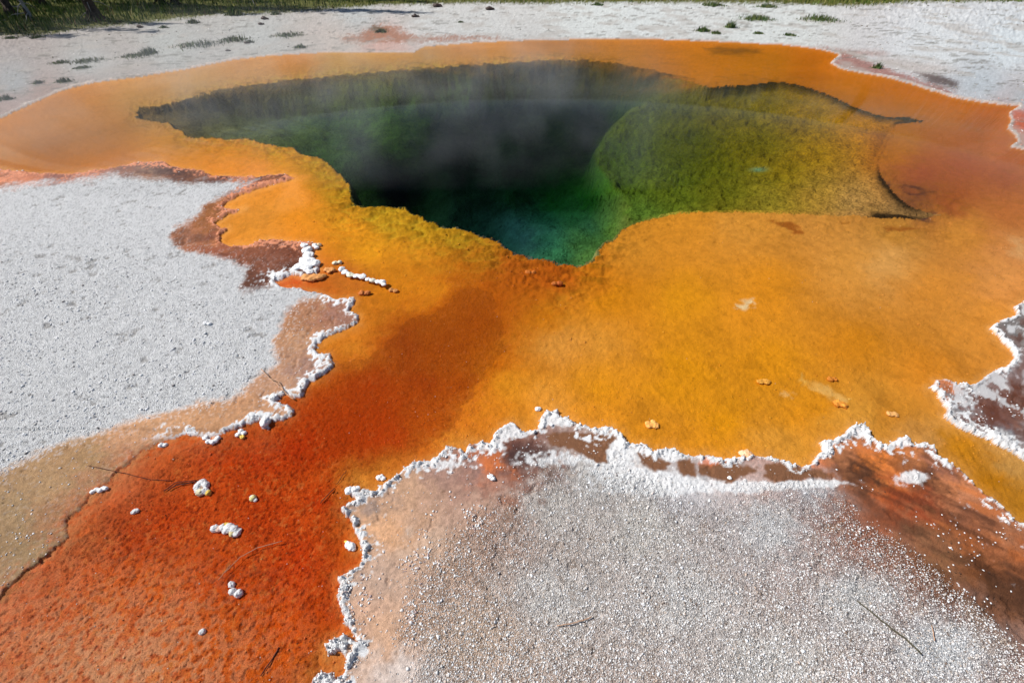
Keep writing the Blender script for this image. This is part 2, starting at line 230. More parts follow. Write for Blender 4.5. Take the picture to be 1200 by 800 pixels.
    zb += edge*(-.014+.045*terr*(1-.65*sm(690, 770, PX)))*sm(-.1, .3, -c)
    # scaly lumps where the mat is torn
    for (qx, qy, qr, am) in ((662, 395, 34, .012), (830, 425, 16, .010), (600, 318, 55, .012), (540, 290, 40, .010), (1130, 530, 30, .012), (1010, 440, 26, .006), (900, 480, 40, .006), (760, 500, 50, .004), (300, 640, 110, .0035), (150, 740, 120, .004), (420, 340, 40, .006)):
        g = np.exp(-(((PX-qx)/qr)**2+((PY-qy)*1.4/qr)**2))
        if am > .003: zb += g*am*np.abs(fbm(X, Y, 22, 3, 51+int(qx) % 7))
    # basin
    D = PITD(np.clip(PX, -290, 1490), np.clip(PY, -60, 1090))[0]
    sh = zSHP(PX+3*n1+3*n3, PY+2*n2+2*n4)
    Ds = .05+.38*sm(1050, 740, PX)*np.clip(1-.35*sm(150, 110, PY), 0, 1)+(.04*n1+.03*fbm(X, Y, 14, 3, 63))*sm(1050, 900, PX); kk = sm(-16, 5, sh); D = np.maximum(D, .9*sm(700, 730, PX)*(1-kk)*sm(1000, 800, PX)*sm(92, 110, PY)) ; D = D*(1-kk)+Ds*kk
    near = sm(225, 260, PY)*sm(780, 720, PX)
    wall = sm(0, 1, np.clip(p/(.08+.20*D*(1-.7*near)+.55*sm(120, 95, PY)*sm(840, 760, PX)), 0, 1))
    zp = -.03 - D*(.7*wall+.3*sm(0, .6, p)) + .10*fbm(X, Y, 1.7, 3, 61)*sm(.1, .8, p)*np.clip(D*1.6, .25, 1) + .022*fbm(X, Y, 9, 4, 62)*wall
    z = np.where(c > 0, zc, np.minimum(zb, -.003)); z = np.where(p > 0, np.minimum(zp, zb), z)
    if full: return z, dict(PX=PX, PY=PY, M=M, c=c, p=p, sC=sC, sP=sP, sF=sF, sL=sL, sN=sN, sR=sR, isl=isl, n1=n1, n2=n2, n3=n3, n4=n4, med=med, fine=fine, big=big, terr=terr, edge=edge)
    return z
Z, q = heights(X, Y, True)
def zat(x, y): return float(heights(np.array([x]), np.array([y]))[0])
# ---- colour (albedo) and two masks: grain (dry sinter texture) and wet
PX, PY, M, c, p = q['PX'], q['PY'], q['M'], q['c'], q['p']
cx = np.clip(PX, -290, 1490); cy = np.clip(PY, -60, 1090)
def mixc(C, col, m): return C + (np.asarray(col)[None, :]-C)*m[:, None]
wcx, wcy = cx+np.clip(.10*q['n1']/M, -14, 14)+np.clip(.05*q['n3']/M, -6, 6), cy+np.clip(.07*q['n2']/M, -9, 9)
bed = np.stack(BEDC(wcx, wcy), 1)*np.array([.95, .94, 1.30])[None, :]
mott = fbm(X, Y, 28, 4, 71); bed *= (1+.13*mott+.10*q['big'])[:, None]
# deep red mottling of the runoff mat, ochre flakes
red = Patch([(230,520),(330,470),(440,400),(560,330),(600,400),(520,500),(430,560),(405,640),(380,800),(200,830),(-40,840),(-40,730),(90,620)], 60)(wcx, wcy)
rm = sm(-60, 60, red)
sp = vnoise(X*95, Y*95, 5)*.6+vnoise(X*190, Y*190, 6)*.4
bed = bed*(1+np.stack([.48*rm, .30*rm, 0*rm], 1)*sm(360, 500, PY)[:, None])
bed = mixc(bed, alb((105, 28, 8)), rm*sm(.56, .76, sp)*.5)
bed = mixc(bed, alb((235, 130, 60)), rm*sm(.3, .5, fbm(X, Y, 40, 3, 73, .6)+.1*fbm(X, Y, 3, 2, 74))*.45)
bed = mixc(bed, alb((120, 34, 8)), rm*sm(.22, .5, fbm(X, Y, 30, 3, 75, .6)+.12*fbm(X, Y, 3, 2, 76))*.2)
bed = mixc(bed, alb((238, 158, 112)), sm(.05, .4, fbm(X, Y, 45, 3, 78, .6)+.25)*np.exp(-(((PX-120)/160)**2+((PY-790)/100)**2)))
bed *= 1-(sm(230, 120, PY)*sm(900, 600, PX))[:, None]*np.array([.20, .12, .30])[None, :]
bed = mixc(bed, alb((150, 92, 18)), sm(.08, .5, fbm(X, Y, 7, 4, 131, .6))*(1-rm)*.20)
bed = mixc(bed, alb((230, 150, 70)), rm*sm(.30, .16, sp)*.30)
bed = mixc(bed, alb((150, 85, 12)), (1-rm)*sm(.70, .88, sp)*.35)
lowL = sm(500, 530, PY)*(PX < 330)*(q['sL'] > q['sN'])
bed = mixc(bed, alb((196, 130, 82)), lowL*np.exp(c/.055)*np.clip(.75+1.3*q['n3']+.8*q['n1'], 0, 1)*sm(0, -.002, c))
strk_ = Patch([(672,306),(625,303),(575,318),(530,348),(485,385),(440,425),(400,470),(395,530),(462,505),(510,462),(548,425),(590,372),(650,328)], 90)(wcx+14*q['med'], wcy+10*q['med'])
bed = mixc(bed, alb((172, 76, 10)), sm(-60, 30, strk_+14*q['n2']+10*q['n1'])*.6)
bed = mixc(bed, alb((196, 56, 4)), np.exp(-(((wcx-400)/85)**2+((wcy-495)/55)**2))*.55)
# halo of pale mineral at the waterline
isl_halo = np.maximum(np.maximum(q['sL'], q['sN']), q['sR']) > q['sF']
bed = mixc(bed, alb((228, 168, 95)), np.exp(-(c/.035)**2)*np.where(isl_halo, .5, .3)*(1-lowL)*(.6+.6*q['n3'])*(1-.75*rm))
# tall algae fringe & cracks of the basin rim
nst = 1-.9*sm(-45, 10, strk_); edge = q['edge']*nst; olive = edge*sm(60, 330, PX+0*PX)*(1-sm(640, 720, PX))
bed = mixc(bed, alb((120, 88, 10)), np.clip(edge*sm(.0, .5, q['terr'])*.6*(1-.7*sm(690, 770, PX)), 0, 1))
bed = mixc(bed, alb((190, 165, 45)), np.clip(olive*sm(.1, -.4, q['terr'])*.35, 0, 1))
for poly, colr, am, sf in (
  ([(825,57),(850,55),(885,57),(893,61),(870,63),(835,61)], (112,72,22), .8, 4),
  ([(1032,205),(1042,222),(1060,236),(1085,246),(1104,250),(1096,253),(1070,245),(1048,230),(1036,216)], (52,42,48), .9, 3),  # undercut shadow of the right ledge, painted as dark colour
  ([(1060,215),(1085,220),(1100,222),(1082,224),(1062,219)], (80,48,40), .8, 3),
  ([(905,258),(915,256),(914,261),(930,258),(945,263),(930,266),(918,263)], (150,75,20), .8, 2),
  ([(985,252),(1000,254),(990,256)], (150,85,20), .8, 2), ([(1035,259),(1060,261),(1090,262),(1070,265),(1040,263)], (150,80,25), .8, 2),
  ([(870,352),(885,353),(886,359),(874,359)], (238,200,150), .9, 2), ([(938,433),(952,440),(955,443),(945,442)], (235,180,90), .7, 3),
  ([(955,445),(970,447),(1000,463),(992,468),(968,458)], (234,180,100), .7, 4), ([(918,450),(930,456),(926,460),(918,456)], (230,180,110), .7, 3),
  ([(1185,280),(1200,278),(1205,300),(1190,296)], (226,170,110), .6, 6),
  ([(340,205),(360,210),(350,235),(320,245),(330,220)], (226,150,70), .5, 10)):
    m = sm(-sf, sf, Patch(poly)(wcx, wcy))*am; bed = mixc(bed, alb(colr), m)
# dark algae streaks trailing over the far lip of the basin
strk = fbm(X*.45+Y*.5, Y*.5, 6, 3, 77)
bed = mixc(bed, alb((52, 45, 22)), sm(.12, .5, strk)*np.clip(np.exp(p/.35), 0, 1)*sm(110, 90, PY)*sm(380, 480, PX)*sm(980, 880, PX)*.6)
# basin
_px, _py, _ = proj(X, Y, Z)
pcx = np.clip(_px, -290, 1490)+6*q['n1']; pcy = np.clip(_py, -60, 1090)+4*q['n2']
pit = np.stack(PITC(pcx, pcy), 1)
XX, YY = X+.3*Z, Y+1.9*Z; pn = fbm(XX, YY, 4, 5, 81, .6); pit = pit*np.array([1.62, .84, 1.0])[None, :]*np.clip(1+.45*pn+.30*fbm(XX, YY, 26, 3, 82), .25, 2)[:, None]
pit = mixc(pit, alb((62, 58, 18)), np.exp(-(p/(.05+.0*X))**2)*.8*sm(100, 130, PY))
fl_ = 1-sm(.0, .50, p+.38*fbm(X*.5+Y*.3+.6*Z, Y*1.0+2.5*Z, 2.5, 4, 85, .6)); fl_ = fl_*sm(130, 100, PY)*sm(860, 800, PX)
pit = pit*(1-fl_)[:, None]+bed*np.array([.8, .85, .8])[None, :]*fl_[:, None]
eb = sm(.9, .05, p+.35*fbm(X, Y, 3, 3, 87))*sm(1000, 1035, PX)*sm(205, 185, PY)*sm(138, 150, PY)
ks = sm(-4, 5, zSHC(_px+5*q['n1'], _py+3*q['n2']))
shc = np.stack(SHC(np.clip(_px, -290, 1490), np.clip(_py, -60, 1090)), 1)*np.clip(1+.26*fbm(X, Y, 5, 3, 83)+.22*fbm(X, Y, 45, 3, 84)+.25*fbm(X, Y, 110, 2, 86), .3, 2)[:, None]
pit = pit*(1-ks)[:, None]+shc*np.array([1.14, .98, 1.0])[None, :]*ks[:, None]
ledge_shade = np.exp(-(p/.10)**2)*sm(800, 850, PX)*sm(152, 140, PY)+np.exp(-(p/.07)**2)*sm(1015, 1030, PX)*sm(180, 200, PY)*sm(1110, 1060, PX)  # shade on the far and right ledge faces, painted into the basin colour
pit = mixc(pit, alb((38, 28, 14)), np.clip(ledge_shade*1.1, 0, .95))
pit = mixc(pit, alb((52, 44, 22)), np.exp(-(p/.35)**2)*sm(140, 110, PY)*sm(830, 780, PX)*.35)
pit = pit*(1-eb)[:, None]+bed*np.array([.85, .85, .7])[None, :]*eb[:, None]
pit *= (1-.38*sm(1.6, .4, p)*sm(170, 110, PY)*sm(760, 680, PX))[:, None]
pit = mixc(pit, alb((150, 190, 160)), np.exp(-(((_px-889)/8)**2+((_py-199)/2.0)**2))*.8)
# crust
w5 = fbm(X, Y, 22, 4, 97); w6 = fbm(X, Y, 22, 4, 98); w7 = fbm(X, Y, 70, 3, 99); nearw = sm(150, 230, PY)
cr = np.stack(CRUSTC(cx+nearw*(26*w5+10*w7+5*q['n1'])+(1-nearw)*4*q['n1'], cy+nearw*(18*w6+8*w5+4*q['n2'])), 1)
cr = mixc(cr, alb((190, 105, 60)), sm(500, 530, PY)*(PX < 330)*(q['sL'] > 0)*np.exp(-c/.05)*np.clip(.5+1.5*q['n3']+.9*q['n1'], 0, 1))
cr *= (1+nearw*q['isl']*(.28*w7+.16*fbm(X, Y, 130, 2, 96)))[:, None]
gl = vnoise(X*110, Y*110, 91)
bz = (q['sN'] > 0)*sm(955, 1000, PX)*(1-sm(-20, 25, zWF(cx, cy)))
st_ = fbm((X*.62+Y*.78)*1.5, (X*.78-Y*.62)*.45, 9, 4, 119, .6)
cr = mixc(cr, alb((62, 38, 26)), bz*sm(-.02, .28, st_)*sm(.0, .05, c)*.5); cr = mixc(cr, alb((214, 122, 62)), bz*sm(-.1, -.4, st_)*.65*sm(680, 560, PY))
WLm = sm(-5, 6, zWL(cx+8*q['n1']+5*q['n3'], cy+6*q['n2']+4*q['n4'])); wfr = sm(930, 1000, PX); WFm = sm(-28+18*wfr, 22-12*wfr, zWF(cx+10*q['n1']+6*q['n3'], cy+10*q['n2']+6*q['n4'])-6*wfr)
cr = cr + (alb((236, 237, 238))[None, :]*(1+.06*q['med'][:, None])-cr)*(WLm*(q['sL'] > 0))[:, None]
farw = (~q['isl'])
isf = (q['sN'] > 0)
# front white-grey base is seen between the grains
cr = cr*(1-.10*(WFm*isf)[:, None])
def pcol(poly, colr, am=1., sf=2.5, jit=1., only=None):
    global cr
    m = sm(-sf, sf, Patch(poly)(cx+jit*(4*q['n3']+3*q['n1']), cy+jit*(3*q['n4']+2*q['n2'])))*am
    if only is not None: m = m*only
    cr = mixc(cr, alb(colr), m); return m
wet = np.zeros_like(X, dtype=np.float32)
BW = [[(641,510),(655,507),(680,507),(705,508),(722,512),(718,520),(711,530),(712,545),(700,544),(680,533),(660,527),(646,525)],
      [(746,533),(756,530),(770,536),(784,545),(780,552),(764,552),(752,545)],
      [(791,542),(805,538),(812,543),(815,560),(800,559),(792,550)],
      [(816,546),(850,542),(884,550),(884,556),(865,560),(856,567),(838,563),(816,556)],
      [(893,545),(915,544),(940,550),(963,553),(975,562),(950,562),(905,568),(893,560)]]
for b in BW: wet += pcol(b, (128, 88, 62), 1, 2.2)
pcol([(562,542),(580,530),(596,526),(590,540),(580,553),(568,556)], (205,115,65), .7, 5)
pcol([(815,545),(830,535),(850,544),(830,547)], (222,120,70), .7, 3)
pcol([(590,525),(615,520),(650,530),(640,545),(600,548),(590,540)], (66,48,46), .7, 8)
# far side runoff stains
pcol([(398,44),(418,42),(430,37),(445,36),(436,31),(455,32),(474,34),(462,38),(490,44),(560,43),(600,45),(560,48),(490,50),(430,52),(400,50)], (160, 96, 56), .8, 2.0, 1.6)
pcol([(430,34),(440,31),(455,36),(450,41),(438,38)], (90,70,38), .8, 2, .5)
pcol([(962,57),(985,60),(1000,66),(1025,77),(1055,88),(1085,97),(1120,108),(1110,112),(1080,104),(1040,92),(1000,84),(972,76),(985,66)], (150, 78, 56), .75, 3, 1.4)
pcol([(945,56),(990,59),(1030,61),(1040,66),(1000,66)], (160,110,90), .6, 4)
pcol([(1070,86),(1100,88),(1125,98),(1118,104),(1090,98)], (75,48,40), .85, 4)
pcol([(1030,68),(1100,76),(1120,84),(1080,88),(1035,78)], (185,160,145), .5, 8)
pcol([(1184,128),(1200,130),(1230,180),(1190,168)], (190,95,66), .7, 4)
pcol([(0,122),(60,108),(110,96),(60,100),(0,112)], (150,125,112), .35, 6)
pcol([(100,70),(420,44),(420,52),(100,84)], (186,180,172), .4, 12)
# rims: bright mineral lip following every shoreline
lipn = q['n3']*.5+.5*q['n1']
lipw = np.where(q['isl'], .026+.030*q['n1'], .035+.03*q['n1'])
lipw = np.where(q['isl'], (.010+.044*np.clip(.45+1.2*q['n1'], 0, 1))*np.clip(1+2.0*q['n3'], .1, 2.2), lipw)
lip = sm(lipw*1.25, lipw*.8, c)*(c > 0)
salmon = (q['sL'] > 0) & (PY < 300)
lipc = np.where(salmon[:, None], alb((214, 140, 105))[None, :], np.where(farw[:, None], alb((206, 186, 174))[None, :], alb((244, 238, 233))[None, :]))
lowl = sm(505, 520, PY)*(q['sL'] > 0)                              # lower left has no white lip
lm = (lip*(1-lowl)*np.clip(.95+.6*lipn, 0, 1)); cr = cr+(lipc-cr)*lm[:, None]
grain = np.where(farw, .30, np.maximum(WLm*(q['sL'] > 0), WFm*isf)).astype(np.float32)
hv = np.zeros_like(X)
for (a, b_, ra, rb, am) in HEAVY: hv += am*np.exp(-(((PX-a)/ra)**2+((PY-b_)/rb)**2))
hvm = isf*sm(.25, .55, hv+.35*q['n3']+.15*q['n1'])*(1-np.clip(wet*1.5, 0, 1))
cr = cr+(alb((240, 236, 234))[None, :]*(1+.12*w7)[:, None]-cr)*(hvm*.85)[:, None]
dryg = np.clip(1+.35*(gl-.5)*grain*2, .4, 1.4); cr = cr*dryg[:, None]
clod = sm(.38, .56, fbm(X, Y, 14, 4, 111, .6)+.25*fbm(X, Y, 2, 2, 112))*WLm*(q['sL'] > 0)
cr = mixc(cr, alb((120, 112, 104)), clod*.5)
cd2 = sm(.25, .5, fbm(X, Y, 11, 4, 113, .6)+.2*fbm(X, Y, 1.5, 2, 114))*WFm*isf
cr = mixc(cr, alb((172, 146, 124)), cd2*.35)
fd = sm(.22, .5, fbm(X*.6, Y*1.3, 7, 4, 115, .65)+.35*fbm(X, Y, 1.1, 2, 116))*farw
cr = mixc(cr, alb((128, 122, 112)), fd*.7)
cr *= (1+farw*(.16*fbm(X, Y*1.4, 24, 3, 117)+.10*fbm(X, Y, 70, 2, 118)))[:, None]
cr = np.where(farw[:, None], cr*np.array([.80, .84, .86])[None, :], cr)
rp = fbm((X*.8-Y*.6)*1.2, (X*.6+Y*.8)*.5, 11, 4, 121, .6)
cr = mixc(cr, alb((205, 204, 204)), (q['sR'] > 0)*sm(.12, .22, rp)*.8); cr = mixc(cr, alb((96, 52, 34)), (q['sR'] > 0)*sm(-.08, -.25, rp)*.7*sm(.02, .08, c))
le = (q['sL'] > 0)*(PY < 345)*(1-WLm)*sm(.01, .04, c)
cr = mixc(cr, alb((70, 44, 36)), le*sm(.05, .5, fbm(X, Y, 6, 4, 122, .55))*.5); cr = mixc(cr, alb((170, 105, 60)), le*sm(.0, .5, fbm(X, Y, 5, 4, 123, .55))*.4)
spk = sm(.72, .80, vnoise(X*120, Y*120, 124)+.10*fbm(X, Y, 12, 2, 125))
cr = mixc(cr, alb((232, 230, 230)), spk*sm(240, 330, PY)*np.clip((q['sL'] > 0)*(1-WLm)*(.10+.85*np.exp(-np.abs(zWL(cx, cy))/6)), 0, .9))
tz = (q['sL'] > 0)*(1-WLm)*sm(490, 540, PY)
cr = cr*(1-tz[:, None]*np.array([.16, .17, .13])[None, :])
# purple-brown wet edge behind left lip handled by CRUSTC; damp sheet of orange stain behind left lip
zg = sm(-1.5, 2.5, zGR(cx+10*q['n3'], cy+3.0*q['n4']+1.5*q['n1']))*farw
cr = cr+(alb((88, 88, 40))[None, :]*(1+.4*q['med'][:, None])-cr)*(zg)[:, None]
pcg = fbm(X, Y*.6, 2.2, 4, 95)
cr = cr+(alb((165, 158, 150))[None, :]-cr)*(sm(.05, .45, pcg)*farw*.6*(1-zg))[:, None]
dampz = np.clip((1-np.maximum(WLm*(q['sL'] > 0), WFm*isf))*(q['isl']), 0, 1)
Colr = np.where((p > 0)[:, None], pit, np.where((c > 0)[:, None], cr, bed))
Colr = np.clip(Colr, .002, .9)
wet = np.clip(wet*(c > 0) + dampz*.45*(c > 0), 0, 1)
kind = np.where(p > 0, 2, np.where(c > 0, 0, np.where(rm > .5, 3, 1))).astype(np.int8)
# ------------------------------------------------------------------ materials
def newmat(name):
    m = bpy.data.materials.new(name); m.use_nodes = True; nt = m.node_tree; nt.nodes.clear()
    out = nt.nodes.new('ShaderNodeOutputMaterial'); return m, nt, out
def N(nt, t, **kw):
    n = nt.nodes.new(t)
    for k, v in kw.items():
        if k.startswith('_'): setattr(n, k[1:], v)
        else: n.inputs[k.replace('_', ' ')].default_value = v
    return n
def terrain_mat(name, rough, bump_scales, colvar, spec=.35, vor=None, wetmix=True):
    m, nt, out = newmat(name); L = nt.links.new
    bs = N(nt, 'ShaderNodeBsdfPrincipled'); L(bs.outputs[0], out.inputs[0])
    at_ = N(nt, 'ShaderNodeVertexColor', _layer_name='Col'); tc = N(nt, 'ShaderNodeNewGeometry')
    mk = N(nt, 'ShaderNodeAttribute', _attribute_name='masks'); sx = N(nt, 'ShaderNodeSeparateColor'); L(mk.outputs['Color'], sx.inputs[0])
    prev = None
    for sc, dist in bump_scales:
        nz = N(nt, 'ShaderNodeTexNoise', Scale=sc, Detail=4.0, Roughness=.6); L(tc.outputs['Position'], nz.inputs['Vector'])
        bp = N(nt, 'ShaderNodeBump', Strength=1.0, Distance=dist); L(nz.outputs['Fac'], bp.inputs['Height'])
        if prev: L(prev.outputs[0], bp.inputs['Normal'])
        prev = bp
    if vor:
        v = N(nt, 'ShaderNodeTexVoronoi', Scale=vor[0]); L(tc.outputs['Position'], v.inputs['Vector'])
        mm = N(nt, 'ShaderNodeMath', _operation='MULTIPLY'); L(v.outputs['Distance'], mm.inputs[0]); L(sx.outputs[0], mm.inputs[1])
        bp = N(nt, 'ShaderNodeBump', Strength=1.0, Distance=vor[1], _invert=True); L(mm.outputs[0], bp.inputs['Height'])
        if prev: L(prev.outputs[0], bp.inputs['Normal'])
        prev = bp
    L(prev.outputs[0], bs.inputs['Normal'])
    nz = N(nt, 'ShaderNodeTexNoise', Scale=colvar[0], Detail=5.0, Roughness=.7); L(tc.outputs['Position'], nz.inputs['Vector'])
    mr = N(nt, 'ShaderNodeMapRange'); L(nz.outputs['Fac'], mr.inputs[0])
    for i, v in enumerate((.3, .7, 1-colvar[1], 1+colvar[1])): mr.inputs[1+i].default_value = v
    mx = N(nt, 'ShaderNodeVectorMath', _operation='SCALE'); L(at_.outputs[0], mx.inputs[0]); L(mr.outputs[0], mx.inputs['Scale'])
    L(mx.outputs[0], bs.inputs['Base Color'])
    bs.inputs['Specular IOR Level'].default_value = spec
    r = N(nt, 'ShaderNodeMapRange'); L(sx.outputs[1], r.inputs[0]); r.inputs[3].default_value = rough; r.inputs[4].default_value = .55 if wetmix else rough
    L(r.outputs[0], bs.inputs['Roughness'])
    return m
M_ground = terrain_mat('sinter', .9, ((260, .006), (900, .002)), (420, .20), .12, (190, .010))
M_bed = terrain_mat('orange_mat', .8, ((38, .005), (140, .004), (420, .003)), (230, .15), .02)
M_red = terrain_mat('red_mat', .7, ((60, .012), (170, .010), (500, .003)), (260, .24), .03)
M_pit = terrain_mat('basin_rock', .9, ((7, .06), (30, .03)), (26, .25), .02)
def simple(name, col, rough=.8, spec=.3, var=.15, scale=60, bump=.004, attr=False):
    m, nt, out = newmat(name); L = nt.links.new
    bs = N(nt, 'ShaderNodeBsdfPrincipled', Roughness=rough); bs.inputs['Specular IOR Level'].default_value = spec; L(bs.outputs[0], out.inputs[0])
    tc = N(nt, 'ShaderNodeNewGeometry')
    nz = N(nt, 'ShaderNodeTexNoise', Scale=scale, Detail=4.0); L(tc.outputs['Position'], nz.inputs['Vector'])
    mr = N(nt, 'ShaderNodeMapRange'); L(nz.outputs['Fac'], mr.inputs[0])
    for i, v in enumerate((.3, .7, 1-var, 1+var)): mr.inputs[1+i].default_value = v
    mx = N(nt, 'ShaderNodeVectorMath', _operation='SCALE'); L(mr.outputs[0], mx.inputs['Scale'])
    if attr: a = N(nt, 'ShaderNodeVertexColor', _layer_name='Col'); L(a.outputs[0], mx.inputs[0])
    else: mx.inputs[0].default_value = tuple(col)
    L(mx.outputs[0], bs.inputs['Base Color'])
    if bump:
        bp = N(nt, 'ShaderNodeBump', Strength=1.0, Distance=bump); L(nz.outputs['Fac'], bp.inputs['Height']); L(bp.outputs[0], bs.inputs['Normal'])
    return m
# ------------------------------------------------------------------ mesh helpers
def mesh_np(name, V, Fc, mat, cols=None, masks=None, smooth=False):
    me = bpy.data.meshes.new(name); nv, nf, k = len(V), len(Fc), Fc.shape[1]
    me.vertices.add(nv); me.vertices.foreach_set('co', np.ascontiguousarray(V, np.float32).ravel())
    me.loops.add(nf*k); me.loops.foreach_set('vertex_index', np.ascontiguousarray(Fc, np.int32).ravel())
    me.polygons.add(nf); me.polygons.foreach_set('loop_start', np.arange(0, nf*k, k, dtype=np.int32))
    me.polygons.foreach_set('loop_total', np.full(nf, k, np.int32))
    if smooth: me.polygons.foreach_set('use_smooth', np.ones(nf, bool))
    me.update(calc_edges=True)
    for nm, a in (('Col', cols), ('masks', masks)):
        if a is not None:
            at_ = me.color_attributes.new(nm, 'FLOAT_COLOR', 'POINT')
            at_.data.foreach_set('color', np.concatenate([a, np.ones((nv, 1))], 1).astype(np.float32).ravel())
    me.materials.append(mat); return me
def tag(o, label=None, cat=None, group=None, kind=None):
    if label: o['label'] = label
    if cat: o['category'] = cat
    if group: o['group'] = group
    if kind: o['kind'] = kind
    return o
def link(name, me, parent=None):
    o = bpy.data.objects.new(name, me); COL.objects.link(o)
    if parent: o.parent = parent
    return o
idx = np.arange(NR*NC).reshape(NR, NC)
quads = np.stack([idx[1:, :-1], idx[1:, 1:], idx[:-1, 1:], idx[:-1, :-1]], -1).reshape(-1, 4)
fk = kind[quads]; 
fkind = np.where((fk == 2).sum(1) >= 2, 2, np.where((fk == 0).sum(1) >= 2, 0, np.where((fk == 3).sum(1) >= 2, 3, 1)))
VV = np.stack([X, Y, Z], 1); MK = np.stack([grain, wet, zg], 1)
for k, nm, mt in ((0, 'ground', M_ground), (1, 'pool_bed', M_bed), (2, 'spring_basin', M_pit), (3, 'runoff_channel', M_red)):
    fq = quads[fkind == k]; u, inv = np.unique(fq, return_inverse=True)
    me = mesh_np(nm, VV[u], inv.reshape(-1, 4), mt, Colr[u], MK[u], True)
    tag(link(nm, me), kind='structure')
# ------------------------------------------------------------------ water
m, nt, out = newmat('water'); L = nt.links.new
tr = N(nt, 'ShaderNodeBsdfTransparent'); gls = N(nt, 'ShaderNodeBsdfGlossy', Roughness=.06); mix = N(nt, 'ShaderNodeMixShader')
fr = N(nt, 'ShaderNodeFresnel', IOR=1.33); mu = N(nt, 'ShaderNodeMath', _operation='MULTIPLY'); mu.inputs[1].default_value = .24
tc = N(nt, 'ShaderNodeNewGeometry'); nz = N(nt, 'ShaderNodeTexNoise', Scale=9.0, Detail=4.0, Roughness=.55); L(tc.outputs['Position'], nz.inputs['Vector'])
bp = N(nt, 'ShaderNodeBump', Strength=1.0, Distance=.0012); L(nz.outputs['Fac'], bp.inputs['Height'])
for n in (gls, fr): L(bp.outputs[0], n.inputs['Normal'])
L(fr.outputs[0], mu.inputs[0]); L(mu.outputs[0], mix.inputs[0]); L(tr.outputs[0], mix.inputs[1]); L(gls.outputs[0], mix.inputs[2]); L(mix.outputs[0], out.inputs[0])
va = N(nt, 'ShaderNodeVolumeAbsorption', Color=(.27, .56, .42, 1), Density=1.15); L(va.outputs[0], out.inputs['Volume'])
V = np.array([(-13, -.33, 0), (15, -.33, 0), (15, 15.5, 0), (-13, 15.5, 0), (-13, -.33, -6), (15, -.33, -6), (15, 15.5, -6), (-13, 15.5, -6)], float)
Fq = np.array([(0, 1, 2, 3), (7, 6, 5, 4), (4, 5, 1, 0), (5, 6, 2, 1), (6, 7, 3, 2), (7, 4, 0, 3)])
tag(link('pool_water', mesh_np('pool_water', V, Fq, m)), kind='structure')

# ================================================================== details
nprng = np.random.default_rng(5)
def ico(sub):
    t = (1+5**.5)/2
    v = [(-1,t,0),(1,t,0),(-1,-t,0),(1,-t,0),(0,-1,t),(0,1,t),(0,-1,-t),(0,1,-t),(t,0,-1),(t,0,1),(-t,0,-1),(-t,0,1)]
    f = [(0,11,5),(0,5,1),(0,1,7),(0,7,10),(0,10,11),(1,5,9),(5,11,4),(11,10,2),(10,7,6),(7,1,8),(3,9,4),(3,4,2),(3,2,6),(3,6,8),(3,8,9),(4,9,5),(2,4,11),(6,2,10),(8,6,7),(9,8,1)]
    v = [np.array(a)/np.linalg.norm(a) for a in v]
    for _ in range(sub):
        mid = {}; nf = []
        def md(a, b):
            k = (min(a, b), max(a, b))
            if k not in mid: w_ = v[a]+v[b]; v.append(w_/np.linalg.norm(w_)); mid[k] = len(v)-1
            return mid[k]
        for a, b, c_ in f:
            x, y, z = md(a, b), md(b, c_), md(c_, a); nf += [(a, x, z), (b, y, x), (c_, z, y), (x, y, z)]
        f = nf
    return np.array(v), np.array(f)
I0, I1, I2 = ico(0), ico(1), ico(2)
OCT = (np.array([(1,0,0),(-1,0,0),(0,1,0),(0,-1,0),(0,0,1),(0,0,-1)], float), np.array([(0,2,4),(2,1,4),(1,3,4),(3,0,4),(2,0,5),(1,2,5),(3,1,5),(0,3,5)]))
def lumps(P, Rr, base, cols, squash=.7, rough=.25, nvar=8):
    """many deformed pebbles as one vertex/face soup. P n,3  Rr n  cols n,3"""
    bv, bf = base; n = len(P); k = len(bv)
    var = np.stack([bv*(1+rough*nprng.standard_normal((k, 1))) for _ in range(nvar)])
    sel = var[nprng.integers(0, nvar, n)]
    a = nprng.uniform(0, 2*math.pi, n); ca, sa = np.cos(a)[:, None], np.sin(a)[:, None]
    sc = nprng.uniform(.65, 1.35, (n, 3)); sc[:, 2] *= squash
    v = sel*sc[:, None, :]
    # tilt
    t = nprng.uniform(-.5, .5, n)[:, None]; y = v[..., 1]*np.cos(t)-v[..., 2]*np.sin(t); z = v[..., 1]*np.sin(t)+v[..., 2]*np.cos(t)
    x = v[..., 0]; vx = x*ca-y*sa; vy = x*sa+y*ca
    V_ = np.stack([vx, vy, z], -1)*Rr[:, None, None]+P[:, None, :]
    F_ = bf[None]+(np.arange(n)*k)[:, None, None]
    return V_.reshape(-1, 3), F_.reshape(-1, 3), np.repeat(cols, k, 0)
M_grain = simple('grain', None, .85, .3, .12, 300, .001, attr=True)
M_nod = simple('sinter_nodule', None, .7, .4, .16, 140, .004, attr=True)
XYZ = np.stack([X, Y, Z], 1)
inframe = (PX > -60) & (PX < 1260) & (PY > -5) & (PY < 850)
def pick(prob):                                   # random ground samples, prob per sheet vertex
    sel = np.nonzero((nprng.random(len(X)) < prob) & inframe)[0]
    P = XYZ[sel].copy(); P[:, 0] += nprng.uniform(-.5, .5, len(sel))*M[sel]*1.3; P[:, 1] += nprng.uniform(-.5, .5, len(sel))*M[sel]*1.3
    return sel, P
def palette(n, ws):
    cs = np.array([alb(c_) for c_, _ in ws]); pr = np.array([w_ for _, w_ in ws], float)
    i = nprng.choice(len(ws), n, p=pr/pr.sum()); return cs[i]*nprng.uniform(.85, 1.12, (n, 1))
